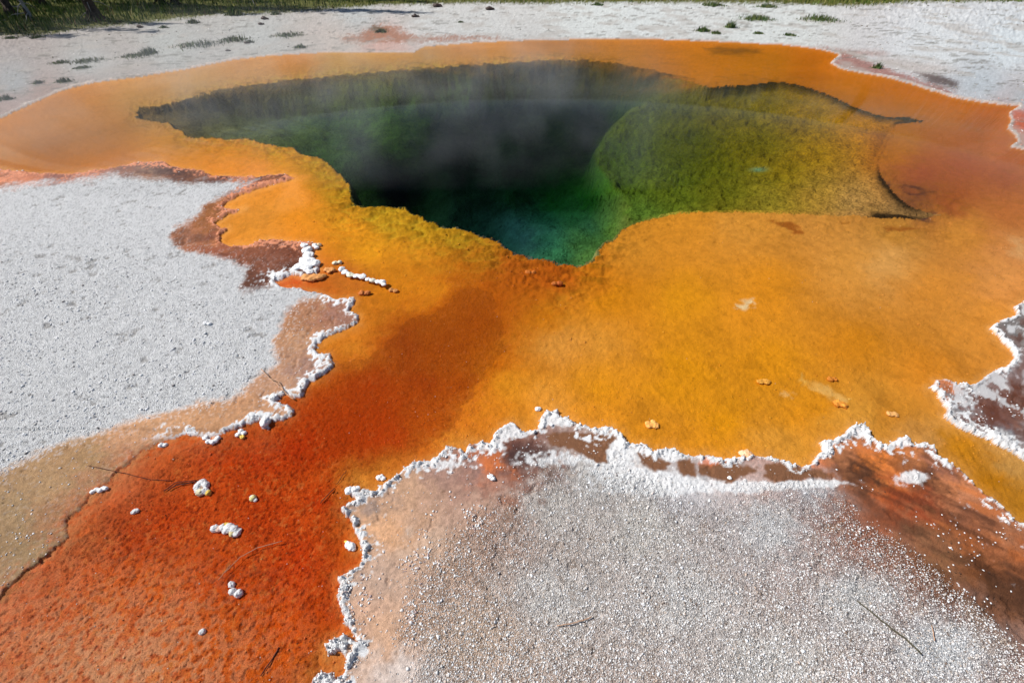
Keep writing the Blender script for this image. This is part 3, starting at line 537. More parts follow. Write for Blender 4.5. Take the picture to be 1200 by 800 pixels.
def stuff(name, parts, mat, label, cat, smooth=False):
    V_ = np.concatenate([a[0] for a in parts]); off = np.cumsum([0]+[len(a[0]) for a in parts[:-1]])
    F_ = np.concatenate([a[1]+o for a, o in zip(parts, off)]); C_ = np.clip(np.concatenate([a[2] for a in parts]), 0, .88)
    return tag(link(name, mesh_np(name, V_, F_, mat, C_, smooth=smooth)), label, cat, kind='stuff')
# ---- gravel on the two near crusts
dens = np.clip(.5+.9*fbm(X, Y, 3.0, 3, 201)+.5*q['n3'], 0, 1)
isN, isL, isR = (q['sN'] > 0) & (c > .004), (q['sL'] > 0) & (c > .004), (q['sR'] > 0) & (c > .004)
wf = WFm*isN*(1-np.clip(wet, 0, 1))
lw = (wf > .03)
sel, P = pick(np.where(isN, (.42+.26*dens)*np.clip(wf*1.15+.04*(PX < 950), 0, 1), 0)); r = nprng.gamma(6, 1, len(sel))/6*.0023*(.8+.4*nprng.random(len(sel)))
r = np.minimum(r, .007); P[:, 2] += r*.25
g1 = lumps(P, r, OCT, palette(len(sel), [((220,220,222), 3), ((210,208,206), 6), ((198,190,184), 3.4), ((168,154,142), 1.3), ((120,104,94), .6)]), .75, .22)
sel, P = pick(np.where(isN & (PX < 980), .006*np.clip(wf+.25, 0, 1)*dens, 0)); r = nprng.uniform(.004, .007, len(sel)); P[:, 2] += r*.2
g2 = lumps(P, r, I0, palette(len(sel), [((238,238,238), 6), ((220,212,206), 3), ((190,170,155), 1)]), .6, .2)
cl = sm(.15, .45, fbm(X, Y, 9, 3, 207)+.35*(1-wf)*fbm(X, Y, 40, 2, 208))
tanz = isN & (PX < 700) & (wf < .8)
sel, P = pick(np.where(tanz, .16*cl*(PY > 600)+.05*cl, 0)); r = nprng.uniform(.002, .0065, len(sel)); P[:, 2] += r*.3
g3 = lumps(P, r, OCT, palette(len(sel), [((240,236,236), 5), ((215,200,190), 3), ((170,150,150), 1.5)]), .8, .2)
stuff('gravel', [g1, g2, g3], M_grain, 'white and grey sinter gravel covering the crust nearest the viewer', 'gravel')
wl = WLm*isL
sel, P = pick(np.where(isL, (.06+.14*dens)*wl*sm(215, 330, PY), 0)); r = nprng.gamma(6, 1, len(sel))/6*.0042; P[:, 2] += r*.25
g1 = lumps(P, np.minimum(r, .01), OCT, palette(len(sel), [((240,242,244), 6), ((222,222,224), 4), ((190,186,182), 2), ((130,124,120), .5)]), .6, .2)
cl2 = sm(.0, .5, fbm(X, Y, 7, 3, 217)+.4*fbm(X, Y, 30, 2, 218))
sel, P = pick(np.where(isL & (wl < .6), .045*cl2+.004, 0)); r = nprng.uniform(.002, .005, len(sel)); P[:, 2] += r*.3
g2 = lumps(P, r, OCT, palette(len(sel), [((240,236,232), 5), ((215,200,190), 2)]), .7, .2)
stuff('gravel', [g1, g2], M_grain, 'fine pale grit on the broad white crust left of the orange runoff', 'gravel')
cl3 = sm(.05, .4, fbm(X, Y, 8, 3, 227)); bandz = isN & (PX > 930) & (wf < .7)
sel, P = pick(np.where(bandz, .12*sm(.35, .9, cl3)*sm(560, 620, PY)*.35+.001, 0)+np.where(isR, .10*sm(-.1, .4, fbm(X, Y, 6, 3, 229)), 0)); r = nprng.uniform(.002, .006, len(sel)); P[:, 2] += r*.3
g1 = lumps(P, r, OCT, palette(len(sel), [((240,238,238), 5), ((190,180,178), 2), ((90,62,45), 2)]), .7, .2)
stuff('gravel', [g1], M_grain, 'sparse white grit on the brown damp crust at the right edge', 'gravel')
sel, P = pick(np.where((kind == 3), .0035*(.4+dens), 0)+np.where((kind == 1) & (PY > 250), .0010, 0)); r = nprng.uniform(.0012, .0034, len(sel)); P[:, 2] += r*.4
g1 = lumps(P, r, OCT, palette(len(sel), [((235,225,215), 3), ((220,160,90), 3), ((120,60,25), 2)]), .8, .2)
stuff('grit', [g1], M_grain, 'loose white and tan specks scattered over the orange mat', 'grit')
fl = np.where((kind == 1) & (PY > 170) & (c < -.03), .0035+.0*X, 0)
for (qx, qy, ra, rb, am) in ((660,398,34,20,.07), (830,425,14,10,.08), (560,285,60,16,.03), (600,316,50,12,.05), (1010,440,30,16,.03), (900,470,60,26,.02), (780,500,80,20,.02), (1120,525,40,20,.03), (700,470,60,20,.015), (450,300,60,40,.012), (410,240,30,20,.04), (560,500,50,20,.03), (520,520,40,16,.04), (440,545,30,14,.03)):
    fl += (kind == 1)*am*np.exp(-(((PX-qx)/ra)**2+((PY-qy)/rb)**2))
fl += np.where((kind == 3) & (c < -.02), .012*sm(-.2, .5, fbm(X, Y, 5, 2, 233)), 0)
sel, P = pick(fl); r = nprng.uniform(.0025, .0062, len(sel))*np.clip(M[sel]/.0045, .8, 1.6)*.9; P[:, 2] += r*.05
cc = np.clip(Colr[sel]*nprng.uniform(.85, 1.35, (len(sel), 1)), 0, .8)
stuff('mat_flakes', [lumps(P, r, I0, cc, .42, .22)], M_grain, 'small lumps and torn flakes of orange mat lying on the shallow bed', 'mat flakes')
# ---- mineral nodules along the rims
def rim(mask, prob, px_r, cols, label, band=.034, name='sinter_rim', lift=.05, base=I0):
    k = np.clip(.55+1.1*q['n1']+1.4*q['n3'], .05, 1.0)
    b = band*(.35+1.3*np.clip(.5+.9*q['n1'], 0, 1))
    pr = np.where(mask & (c > -.004) & (c < b), prob*k, 0); sel, P = pick(pr)
    r = nprng.uniform(px_r[0], px_r[1], len(sel))*np.minimum(M[sel], .012)*(.6+.8*nprng.random(len(sel))); P[:, 2] += r*lift+.002
    return stuff(name, [lumps(P, r, base, palette(len(sel), cols), .42, .22)], M_nod, label, 'mineral rim', True)
WHT = [((248,246,246), 7), ((238,232,228), 3), ((218,204,196), 1.0), ((196,182,176), .3)]
rim(q['sN'] > -3, .16, (.35, 1.15), WHT, 'knobbly white mineral lip edging the gravelly crust in front')
rim((q['sL'] > -3) & (PY > 235) & (PY < 512), .11, (.3, 1.0), WHT, 'ragged white mineral lip of the left crust beside the red runoff', .022)
rim((q['sL'] > -2) & (PY <= 240), .16, (.3, .8), [((244,235,226), 4), ((228,175,140), 3), ((205,120,80), 1)], 'thin salmon mineral lip between the left crust and orange shallows', .018, base=I0)
rim(q['sR'] > -3, .12, (.3, .9), WHT, 'white scalloped mineral lip of the crust at the right edge', .03)
rim((q['sF'] > -2) & (PX > 940), .12, (.4, .9), [((235,225,225), 4), ((220,150,130), 3)], 'pinkish crusty margin along the far right shore of the pool', .12, base=I0)
rim((q['sF'] > -2) & (PX <= 940), .07, (.3, .6), [((235,228,225), 4), ((220,185,165), 2)], 'thin pale mineral line along the far shore of the pool', .10, base=I0)
# extra heavy white crust behind the front rim, where it is massive
sel, P = pick(np.where(isN, .50*np.clip(hv, 0, 1)*(1-np.clip(wet*1.6, 0, 1))*np.clip(.5+1.4*q['n3'], .06, 1), 0)); r = nprng.gamma(5, 1, len(sel))/5*.0027; P[:, 2] += r*.1
stuff('sinter_crust', [lumps(P, r, I0, palette(len(sel), WHT), .6, .15)], M_nod, 'lumpy white mineral crust behind the front lip around the brown puddles', 'mineral crust', True)
# ---- countable stones and nodules
def stone(px, py, blobs, label, colr=(244,242,242), name='mineral_nodule', cat='nodule', lift=.35, group=None, flat=.75, z=None):
    x0, y0, _ = at(px, py); mp = mpp(px, py); zz = z if z is not None else zat(x0, y0); mp = mp
    P, Rr, Cc = [], [], []
    for b in blobs:
        dx, dy, rp = b[:3]; cc = b[3] if len(b) > 3 else colr
        x, y, _ = at(px+dx, py+dy); P.append((x-x0, y-y0, rp*mp*lift)); Rr.append(rp*mp); Cc.append(alb(cc))
    sd = rnd.random()*50; bv, bf = I1; P = np.array(P); Rr = np.array(Rr); Cc = np.array(Cc)
    V_ = np.concatenate([bv*np.array((1, 1, flat))*r_*(1.08)+p_ for p_, r_ in zip(P, Rr)]); F_ = np.concatenate([bf+i*len(bv) for i in range(len(P))])
    t_ = bpy.data.meshes.new('tmp'); t_.from_pydata(V_.tolist(), [], F_.tolist()); o = bpy.data.objects.new(name, t_); COL.objects.link(o)
    md = o.modifiers.new('r', 'REMESH'); md.mode = 'VOXEL'; vs_ = float(Rr.mean())*.22; md.voxel_size = vs_
    bpy.context.view_layer.update(); ev = o.evaluated_get(bpy.context.evaluated_depsgraph_get()); em = ev.to_mesh()
    nv = len(em.vertices); co = np.zeros(nv*3, np.float32); em.vertices.foreach_get('co', co); co = co.reshape(-1, 3).astype(float)
    no = np.zeros(nv*3, np.float32); em.vertices.foreach_get('normal', no); no = no.reshape(-1, 3)
    fc = np.array([tuple(p_.vertices) for p_ in em.polygons]); ev.to_mesh_clear()
    rr0 = float(Rr.mean()); n_a = fbm(co[:, 0]+co[:, 2]*.8+sd, co[:, 1]-co[:, 2]*.6, 1.1/rr0, 3, 301); n_b = fbm(co[:, 0]-co[:, 2]*.5+sd, co[:, 1]+co[:, 2]*.9, 3.2/rr0, 2, 303)
    co = co+no*(rr0*(.34*n_a+.16*n_b))[:, None]
    dd = np.linalg.norm((co[:, None, :]-P[None])*np.array((1, 1, .7)), axis=2)/Rr[None]; cc = Cc[np.argmin(dd, 1)]*(1+.22*n_b+.12*n_a)[:, None]
    o.modifiers.clear(); o.data = mesh_np(name, co, fc, M_nod, np.clip(cc, 0, .88), smooth=True); o.location = (x0, y0, zz)
    return tag(o, label, cat, group)
YL = (245,190,85)
stone(235, 569, [(0,-5,5),(-5,-1,4.5),(4,-3,4.5),(-2,5,4.5,(240,215,180)),(3,4,4),(7,6,3.2,YL),(-6,3,3),(1,-8,3),(0,0,3,(180,150,135))], 'flower-shaped white nodule with a yellow foot on the red runoff')
stone(263, 617, [(-14,-1,4.5),(-9,0,4,(225,190,175)),(-4,-2,4.5),(0,-5,3.8,YL),(4,-1,6),(9,1,5.5),(12,5,4.2),(7,5,4,(240,205,150)),(-1,2,3.5),(15,1,3)], 'largest elongated white nodule cluster lying on the red runoff')
stone(294, 580, [(0,0,4,(250,215,150)),(3,2,2.2,(245,240,235)),(-1,-1,3)], 'small round pale yellow nodule right of the flower-shaped one')
for (a, b_, rr_, lb) in ((268,682,3.6,'topmost of three white round pebbles close together on the red runoff'), (269.5,690,4,'left lower of three white round pebbles close together on the runoff'), (276.5,692.5,4.3,'right lower of three white round pebbles close together on the runoff')):
    stone(a, b_, [(0,0,rr_),(1.2,.6,rr_*.8)], lb, name='pebble', cat='pebble', flat=.8)
stone(233, 737, [(0,0,3.6),(1.5,-.6,2.8)], 'lone white pebble below the trio on the orange runoff', name='pebble', cat='pebble')
stone(155, 597, [(0,0,3.6),(2.5,-1,3)], 'white double pebble left of the flower-shaped nodule', name='pebble', cat='pebble')
stone(116, 574, [(-8,2,2.4),(-3,-1,2.6),(2,0,3),(8,-2,2.6),(5,-3,2)], 'row of small white crumbs near the tan plate edge at left', cat='nodule')
stone(191, 521, [(-2,0,3),(2,0,2.6)], 'short white crumb just above the red runoff, left of the ring', cat='nodule')
stone(248, 514, [(-7,-1,3),(-4,3,3),(1,4,3.2),(5,2,3),(7,-1,2.8),(3,-1,2.4,(200,150,120))], 'ring-shaped white nodule hanging on the runoff shoreline')
stone(282, 508, [(0,-3,3.2),(-3,1,3),(2,4,2.6,YL),(4,-1,2.8)], 'small white knob with yellow base right of the ring-shaped nodule')
stone(312, 497, [(0,0,4.6),(1,-2,4),(-2,3,3)], 'white knob at the tip of the ragged left lip')
stone(408, 638, [(0,0,4.2),(4,2,4.6),(-3,-4,2,YL),(6,4,3)], 'white bean-shaped nodule in the runoff beside the front crust')
stone(630, 479, [(0,0,3.2),(2,-.5,2.4)], 'tiny white pebble on orange mat above the front lip peak', name='pebble', cat='pebble')
stone(447, 559, [(-3,0,3.4),(2,1,3),(0,-2,2.4)], 'white pebble pair just off the upper left of the front lip')
stone(412, 577, [(-2,0,4.6),(4,-1,4),(8,-3,3)], 'rounded white knob at the left corner of the front lip')
stone(575, 561, [(0,0,3.6),(3,2,3)], 'white pebble lying on purple brown gravel behind the front lip', name='pebble', cat='pebble')
stone(854, 562, [(0,0,2.6)], 'tiny white pebble in the long brown puddle of the front crust', name='pebble', cat='pebble')
stone(245, 382, [(-2,0,3),(2,.5,2.6)], 'white pebble lying on the broad left crust', name='pebble', cat='pebble')
OR, DT = (222,150,70), (205,140,75)
stone(386, 316, [(-3,0,4,DT),(3,0,4,DT),(0,2,3,DT)], 'rounded tan stone beside the white block at the left inlet', name='stone', cat='stone', flat=.5)
stone(396, 307, [(-4,0,3.5,(240,220,190)),(2,-1,3,(240,220,190))], 'small pale cap stone above the rounded tan stone', name='stone', cat='stone', flat=.5)
stone(370, 325, [(-10,1,6,DT),(-3,1,7,DT),(5,0,6,DT),(9,-1,4,DT)], 'flat tan slab half hidden beneath the white block', name='stone', cat='stone', flat=.35)
stone(427, 343, [(-3,0,4,(180,100,35)),(3,0,4,(180,100,35))], 'dark orange stone at the foot of the white shard', name='stone', cat='stone', flat=.6)
stone(371, 288, [(-3,0,3,(235,200,160)),(3,-1,3,(235,200,160))], 'pinkish pebble off the tip of the left lip spike', name='stone', cat='stone', flat=.5)
stone(460, 337, [(-2,0,3,DT),(3,1,3,DT)], 'orange pebble right of the white shard end', name='stone', cat='stone', flat=.5)
stone(765, 497, [(-4,0,5,(230,165,85)),(3,1,5,(230,165,85)),(0,-2,4)[:3]+((230,170,90),)], 'low tan stone on the orange mat above the brown puddle', name='stone', cat='stone', flat=.4)
stone(875, 531, [(-5,0,4,(230,190,150)),(1,0,5,(225,175,130)),(5,1,3,(225,175,130))], 'pale tan stone touching the outer side of the front lip', name='stone', cat='stone', flat=.45)
stone(986, 472, [(-4,-1,5,(225,145,50)),(3,1,5,(225,145,50))], 'flat orange stone casting a dark shadow near the right crust', name='stone', cat='stone', flat=.45)
stone(1047, 484, [(-2,0,4,(230,170,100)),(3,0,4,(230,170,100))], 'low pale orange stone left of the right crust', name='stone', cat='stone', flat=.4)
stone(897, 444, [(-4,0,4,(232,160,60)),(3,0,4.5,(232,160,60))], 'low orange lump in the middle of the broad mat', name='stone', cat='stone', flat=.35)
stone(978, 441, [(-3,0,3.5,(215,130,40)),(3,0,3,(215,130,40))], 'small orange lump beside the pale streaks', name='stone', cat='stone', flat=.5)
stone(653, 329, [(-3,0,3.5,(195,105,30)),(3,0,3.5,(180,90,25))], 'brown orange lump below the tip of the pool', name='stone', cat='stone', flat=.6)
stone(622, 314, [(-3,0,4,(200,110,30)),(3,0,3.5,(200,110,30))], 'brown orange lump left of the tip of the pool', name='stone', cat='stone', flat=.5)
stone(646, 500, [(0,0,2.2)], 'tiny white pebble on the crest of the front lip peak', name='pebble', cat='pebble')
# white block and shard at the left inlet
stone(360, 307, [(-3,-18,5),(0,-12,6),(2,-6,6.5),(-2,0,7),(5,2,7.5),(10,3,6),(-9,7,6),(0,9,6),(-14,10,4),(9,-18,4),(4,13,4),(12,-16,3)], 'massive white mineral block at the mouth of the left inlet', name='mineral_block', cat='mineral block', flat=.45, lift=.2, z=.004)
stone(425, 324, [(-24,-8,4.5),(-20,-4,4.5),(-14,-1,4.5,(245,225,200)),(-7,0,4.5),(0,1,4.5),(6,4,3.4),(12,5,3.4,(245,225,205)),(18,7,3.6),(23,7,4),(25,10,3)], 'narrow white shard of crust standing alone in the orange shallows', name='mineral_shard', cat='mineral shard', flat=.4, lift=.15, z=.003)
# ---- twigs
def tube(name, pts, r0, r1, mat, label=None, cat=None, parent=None, sides=6, tagit=True):
    pts = np.array(pts, float); n = len(pts); V_, F_ = [], []
    for i in range(n):
        d = pts[min(i+1, n-1)]-pts[max(i-1, 0)]; d /= np.linalg.norm(d)+1e-9
        u = np.cross(d, (0, 0, 1)) if abs(d[2]) < .9 else np.cross(d, (1, 0, 0)); u /= np.linalg.norm(u); v = np.cross(d, u); r = r0+(r1-r0)*i/(n-1)
        for k in range(sides): a = 2*math.pi*k/sides; V_.append(pts[i]+r*(math.cos(a)*u+math.sin(a)*v))
    for i in range(n-1):
        for k in range(sides): F_.append((i*sides+k, i*sides+(k+1) % sides, (i+1)*sides+(k+1) % sides, (i+1)*sides+k))
    V_.append(pts[0]); V_.append(pts[-1]); 
    for k in range(sides): F_.append((len(V_)-2, (k+1) % sides, k, k)); F_.append((len(V_)-1, (n-1)*sides+k, (n-1)*sides+(k+1) % sides, (n-1)*sides+(k+1) % sides))
    return np.array(V_), F_
def soup(name, tubes, mat, parent=None):
    V_, F_ = [], []; o_ = 0
    for v, f in tubes:
        V_.append(v); F_ += [tuple(dict.fromkeys(a+o_ for a in t)) for t in f]; o_ += len(v)
    me = bpy.data.meshes.new(name); me.from_pydata(np.concatenate(V_).tolist(), [], F_); me.materials.append(mat); me.polygons.foreach_set('use_smooth', [True]*len(F_)); me.update()
    return link(name, me, parent)
def gpts(pp, up=.004, wob=.0015):
    out = []
    for i in range(len(pp)-1):
        for t in np.linspace(0, 1, 5)[:(5 if i == len(pp)-2 else 4)]:
            a, b_ = pp[i], pp[i+1]; x, y, _ = at(a[0]+(b_[0]-a[0])*t, a[1]+(b_[1]-a[1])*t)
            out.append((x+rnd.uniform(-wob, wob), y+rnd.uniform(-wob, wob), max(zat(x, y), -.02)+up+rnd.uniform(0, wob)))
    return out
M_twd = simple('twig_dark', lin((82,76,58)), .8); M_twp = simple('twig_pale', lin((190,150,120)), .8); M_twb = simple('twig_brown', lin((110,55,25)), .7); M_rt = simple('root_dark', lin((80,28,12)), .6)
def twig(pps, r, mat, label, up=.005):
    ts = [tube('', gpts(pp, up), r*.7, r*(1 if i == 0 else .6), mat) for i, pp in enumerate(pps)]
    return tag(soup('twig', ts, mat), label, 'twig')
twig([[(1001,706),(1018,720),(1040,738),(1056,750),(1076,768)]], .0036, M_twd, 'straight dark grey twig on the white gravel at lower right', .010)
twig([[(308,436),(318,447),(327,454),(337,463),(345,468)], [(318,447),(328,450),(334,461)]], .004, M_twp, 'pale forked twig lying across the tan edge of the left crust', .012)
twig([[(375,589),(385,578),(392,571)], [(394,567),(400,559),(406,551)]], .0028, M_twb, 'short brown twig in the red runoff near the front crust', .008)
twig([[(262,669),(280,651),(300,640),(330,632)], [(254,678),(262,668),(268,660)]], .0018, M_twp, 'thin curved pale stem on the red runoff above the three pebbles', .006)
twig([[(303,790),(316,772),(325,757)]], .003, M_rt, 'faint dark stem at the bottom of the red runoff', .003)
twig([[(195,572),(205,566),(218,564),(229,561)], [(190,573),(204,563),(228,560)]], .0035, M_rt, 'dark root strands beside the flower-shaped nodule', .003)
twig([[(652,735),(668,733),(682,729),(692,725)]], .0022, M_twp, 'slender bleached twig in the middle of the front gravel', .009)
twig([[(1088,735),(1090,745),(1091,752)]], .002, M_twp, 'tiny bleached twig right of the dark twig', .010)
twig([[(105,547),(140,553),(175,560),(200,561)]], .0016, M_rt, 'thin dark stem crossing from the tan plate into the runoff', .003)
# ---- far things: grass, tufts, trees, logs
M_grass = simple('grass_blade', None, .7, .2, .1, 3, 0, attr=True)
def blades(P, h, wd, cols, lean=.5):
    n = len(P); a = nprng.uniform(0, 2*math.pi, n); la = nprng.uniform(0, 2*math.pi, n); ll = nprng.uniform(.1, lean, n)*h
    dx, dy = np.cos(a)*wd/2, np.sin(a)*wd/2
    b0 = P+np.stack([dx, dy, 0*dx], 1); b1 = P-np.stack([dx, dy, 0*dx], 1)
    mid = np.stack([np.cos(la)*ll*.4, np.sin(la)*ll*.4, h*.6], 1); tp = P+np.stack([np.cos(la)*ll, np.sin(la)*ll, h], 1)
    V_ = np.stack([b0, b1, P+mid+np.stack([dx, dy, 0*dx], 1)*.7, P+mid-np.stack([dx, dy, 0*dx], 1)*.7, tp], 1).reshape(-1, 3)
    f = np.array([(0, 1, 2), (1, 3, 2), (2, 3, 4)]); F_ = (f[None]+(np.arange(n)*5)[:, None, None]).reshape(-1, 3)
    return V_, F_, np.repeat(cols, 5, 0)
GP = [((84,104,36), 4), ((66,90,28), 4), ((118,122,58), 2), ((150,142,90), .8), ((50,72,24), 2), ((125,88,60), .5)]
n = 60000; gpx = nprng.uniform(-120, 1320, n); gpy = nprng.uniform(-34, 46, n)
# sample in metres, keep where the meadow is
a_ = (gpx-600)/F; b_ = (400-gpy)/F; t_ = -H/(-ST+b_*CT); gx_ = a_*t_; gy_ = (CT+b_*ST)*t_
hz_, hq = heights(gx_, gy_, True)
edge_ = zGR(np.clip(gpx, -290, 1490)+8*hq['n1'], gpy+4*hq['n2'])
kp = edge_ > nprng.normal(.3, 1.2, n)
P = np.stack([gx_, gy_, hz_-.01], 1)[kp]; hh = nprng.uniform(.08, .30, len(P))*np.clip(edge_[kp]/6+.4, .35, 1); pc = palette(len(P), GP)*(1+.35*fbm(P[:, 0], P[:, 1], .6, 2, 401)[:, None])
stuff('grass', [blades(P, hh, nprng.uniform(.012, .03, len(P))*np.clip(np.hypot(P[:, 0], P[:, 1])/22, .8, 2.5), np.clip(pc, .004, .8))], M_grass, 'meadow grass along the far edge of the white flat', 'grass')
def tuft(px, py, wpx, hpx, label, n=None, pal=GP, name='grass_tuft'):
    x0, y0, _ = at(px, py); mp = mpp(px, py); n = n or int(60+wpx*7)
    ex = nprng.normal(0, wpx*.27, n)*mp; ey = nprng.normal(0, max(wpx*.16, 1.2), n)*mp*1.5
    P = np.stack([ex, ey, heights(x0+ex, y0+ey)], 1)
    hh = nprng.uniform(.35, 1.1, n)*hpx*mp*np.exp(-(ex/(wpx*.5*mp))**2)
    v, f, c_ = blades(P, hh, nprng.uniform(.6, 1.1, n)*mp*.9, palette(n, pal), .8)
    k0 = len(v); v = np.concatenate([v, [[0, 0, P[:, 2].min()-.04]]]); c_ = np.concatenate([c_, c_[:1]]); i5 = np.arange(n)*5
    f = np.concatenate([f, np.stack([np.full(n, k0), i5, i5+1], 1)])
    o = link(name, mesh_np(name, v, f, M_grass, np.clip(c_, 0, .8))); o.location = (x0, y0, 0)
    return tag(o, label, 'grass tuft', 'grass tufts growing on the white flat')
DG = [((60,85,38), 4), ((85,100,50), 3), ((120,120,75), 2), ((45,60,30), 2)]
for a in ((176,64,18,8,'rounded grey green tuft right of centre on the left flat'), (160,67,40,3,'low flat mat of grass left of the rounded tuft'), (228,30,14,5,'bright green tuft near the meadow at left'), (232,55,50,5,'widest green grass mat on the left far flat'),
          (275,49,34,5,'grass mat right of the widest mat'), (293,51,12,3,'small tuft at the right end of the grass mats'), (193,35,9,3,'tiny tuft below the leaning tree stumps'), (338,43,40,3,'flat green patch near the orange stain'), (352,57,14,4,'pale tuft just above the far shoreline'),
          (276,21,18,9,'tall yellow green tuft at the meadow edge'), (324,20,10,4,'small tuft on the flat below the meadow edge'), (447,39,14,4,'olive tuft on the orange stained crust'), (76,97,16,5,'grey green tuft above the left shoreline'), (46,99,11,4,'dark tuft left of the shoreline tuft'),
          (72,75,20,3,'sparse brown green strip at far left'), (104,73,38,3,'thin grass line across the left flat'), (98,81,18,3,'thin tuft below the grass line'), (8,118,14,6,'dark weedy tuft at the left frame edge'), (15,48,14,3,'flat tuft just below the meadow at left'), (45,47,16,2.5,'flat dark tuft under the first tree'),
          (835,10,28,4,'faint tuft close to the far meadow right of centre'), (898,12,24,4,'faint wide tuft below the far meadow'), (886,25,36,6,'largest green tuft on the right flat'), (856,34,13,8,'bushy dark green tuft left of the largest one'), (823,38,16,6,'dark tuft nearest the pool on the right flat'), (839,41,12,4,'small tuft beside the one nearest the pool'),
          (888,41,12,3,'tiny tuft between the bushy tuft and the pool'), (925,43,14,3,'tiny grey tuft above the red shore stain'), (961,26,44,6,'wide low green tuft rightmost of the big ones'), (1027,81,10,7,'small dark bush in the red shoreline stain'), (540,28,8,2,'tiny olive tuft in the middle of the far flat'), (700,9,14,3,'faint grass patch near the top centre')):
    tuft(*a, pal=DG)
sel, P = pick(np.where((q['sF'] > 6) & (PY > 2) & (zg < .5), .018*np.clip(.2+1.8*fbm(X, Y, .8, 2, 501), 0, 1)+.004, 0)); r = nprng.uniform(.5, 1.1, len(sel))*M[sel]; P[:, 2] += r*.2
stuff('debris', [lumps(P, r, OCT, palette(len(sel), [((150,140,125), 4), ((110,100,84), 3), ((105,112,70), 2), ((215,212,206), 4)]), .6, .3)], M_grain, 'scattered bits of dry litter and crumbs over the far white flat', 'debris')
M_dk = simple('dark_stone', lin((62,45,38)), .9)
for (a, b_, rr_, lb) in ((165,35,3,'dark brown lump on the left far flat'), (310,25,3.6,'dark flat lump below the tall tuft'), (306,31,2.5,'small dark lump below the flat dark lump'), (486,22,3.4,'dark red lump in the middle of the far flat'), (573,14,4,'dark lump near the far meadow'), (512,11,4,'flat dark lump left of the meadow lump'), (267,61,2.2,'dark speck of stone above the left shoreline'), (289,52,2.4,'dark stone among the grass mats')):
    stone(a, b_, [(0,0,rr_),(rr_,0,rr_*.7)], lb, (62,45,38), 'stone', 'stone', flat=.4)
M_bark = simple('bark', lin((74,62,52)), .95, .2, .35, 12, .03); M_bks = simple('bark_silver', lin((150,146,140)), .9, .2, .3, 20, .01)
M_need = simple('needles', None, .8, .1, .1, 3, 0, attr=True)
def pine(px, py, wpx, h, label, lean=(0, 0), silver=False, bare=False):
    x0, y0, _ = at(px, py); z0 = zat(x0, y0); mp = mpp(px, py); r = wpx*mp/2
    e = bpy.data.objects.new('pine_tree', None); COL.objects.link(e); e.location = (x0, y0, z0-.03); tag(e, label, 'pine tree', 'unseen pine trees of the grove, added for shade' if px < -20 or py < 0 else 'pine trees at the meadow edge')
    pts = [(lean[0]*t*t*h+.04*math.sin(t*9+px), lean[1]*t*h+.04*math.cos(t*7), t*h) for t in np.linspace(0, 1, 14)]
    soup('trunk', [tube('', pts[:2]+pts[1:], r, .025, None, sides=10)], M_bks if silver else M_bark, e)
    rt = []
    for k in range(6):
        a = k*1.05+rnd.random(); rt.append(tube('', [(0, 0, .38), (math.cos(a)*r*1.1, math.sin(a)*r*1.1, .12), (math.cos(a)*r*2.6, math.sin(a)*r*2.6, .0)], r*.5, r*.15, None))
    soup('roots', rt, M_bark, e)
    for k in range(5):
        t = rnd.uniform(.1, .35); a = rnd.random()*6.28; L_ = rnd.uniform(.4, 1.0); q0 = pts[int(t*13)]
        soup('dead_branch', [tube('', [q0, (q0[0]+math.cos(a)*L_*.5, q0[1]+math.sin(a)*L_*.5, q0[2]-.05), (q0[0]+math.cos(a)*L_, q0[1]+math.sin(a)*L_, q0[2]-.25)], .018, .005, None, sides=5)], M_bks, e)
    if bare: return
    # crown: whorls of drooping branches with needle sprays
    tb, Pn = [], []
    for k in range(int(h*5)):
        t = rnd.uniform(.38, .99); a = rnd.random()*6.28; L_ = (1.5*(1-t)+.25)*rnd.uniform(.7, 1.2); f_ = t*13; i = min(int(f_), 12); q0 = np.array(pts[i])*(1-f_+i)+np.array(pts[i+1])*(f_-i)
        q1 = q0+np.array((math.cos(a)*L_, math.sin(a)*L_, -.12*L_)); tb.append(tube('', [q0, (q0+q1)/2+(0, 0, .04), q1], .02, .006, None, sides=4))
        for s_ in range(22): u = rnd.uniform(.25, 1.05); Pn.append(q0+(q1-q0)*u+np.array([rnd.gauss(0, .12), rnd.gauss(0, .12), rnd.gauss(0, .07)]))
    tag(soup('branches', tb, M_bark, e), kind='stuff')
    Pn = np.array(Pn); v, f, c_ = blades(Pn, nprng.uniform(-.08, .16, len(Pn)), nprng.uniform(.10, .2, len(Pn)), palette(len(Pn), [((45,62,30), 3), ((62,82,38), 2), ((38,50,28), 2)]), 1.6)
    tag(link('crown', mesh_np('crown', v, f, M_need, c_), e), kind='stuff')
for a in ((18,25,9,4,'leftmost pine trunk leaning over the meadow edge',(-.02,0),False,True), (39,29,4,3.2,'thin silvery trunk beside the leftmost pine',(-.01,0),True,True), (115,28,13,3.6,'thickest dark pine trunk standing right on the white flat edge',(-.03,0),False,True), (56,14,6,9,'slim dark trunk behind the silvery one',(-.02,0),False),
          (48,12,4,8,'narrow trunk close behind the slim dark one',(-.02,.0),False), (77,9,6,10,'left one of two slim trunks behind the thickest pine',(-.02,0),False), (86,9,6,10,'right one of two slim trunks behind the thickest pine',(-.02,0),False), (98,10,2.5,6,'very thin sapling stem left of the thickest pine',(-.02,0),False),
          (191,10,7,11,'left trunk of the pair at the shaded meadow',(-.03,0),False), (208,11,7,11,'right trunk of the pair at the shaded meadow',(-.03,0),False), (120,3,4,9,'slim trunk right behind the thickest pine',(-.01,0),False), (30,8,12,10,'broad dark trunk behind the leftmost pine',(-.02,0),False), (246,1,6,11,'trunk just showing at the top edge right of the pair',(-.02,0),False)):
    pine(*a)
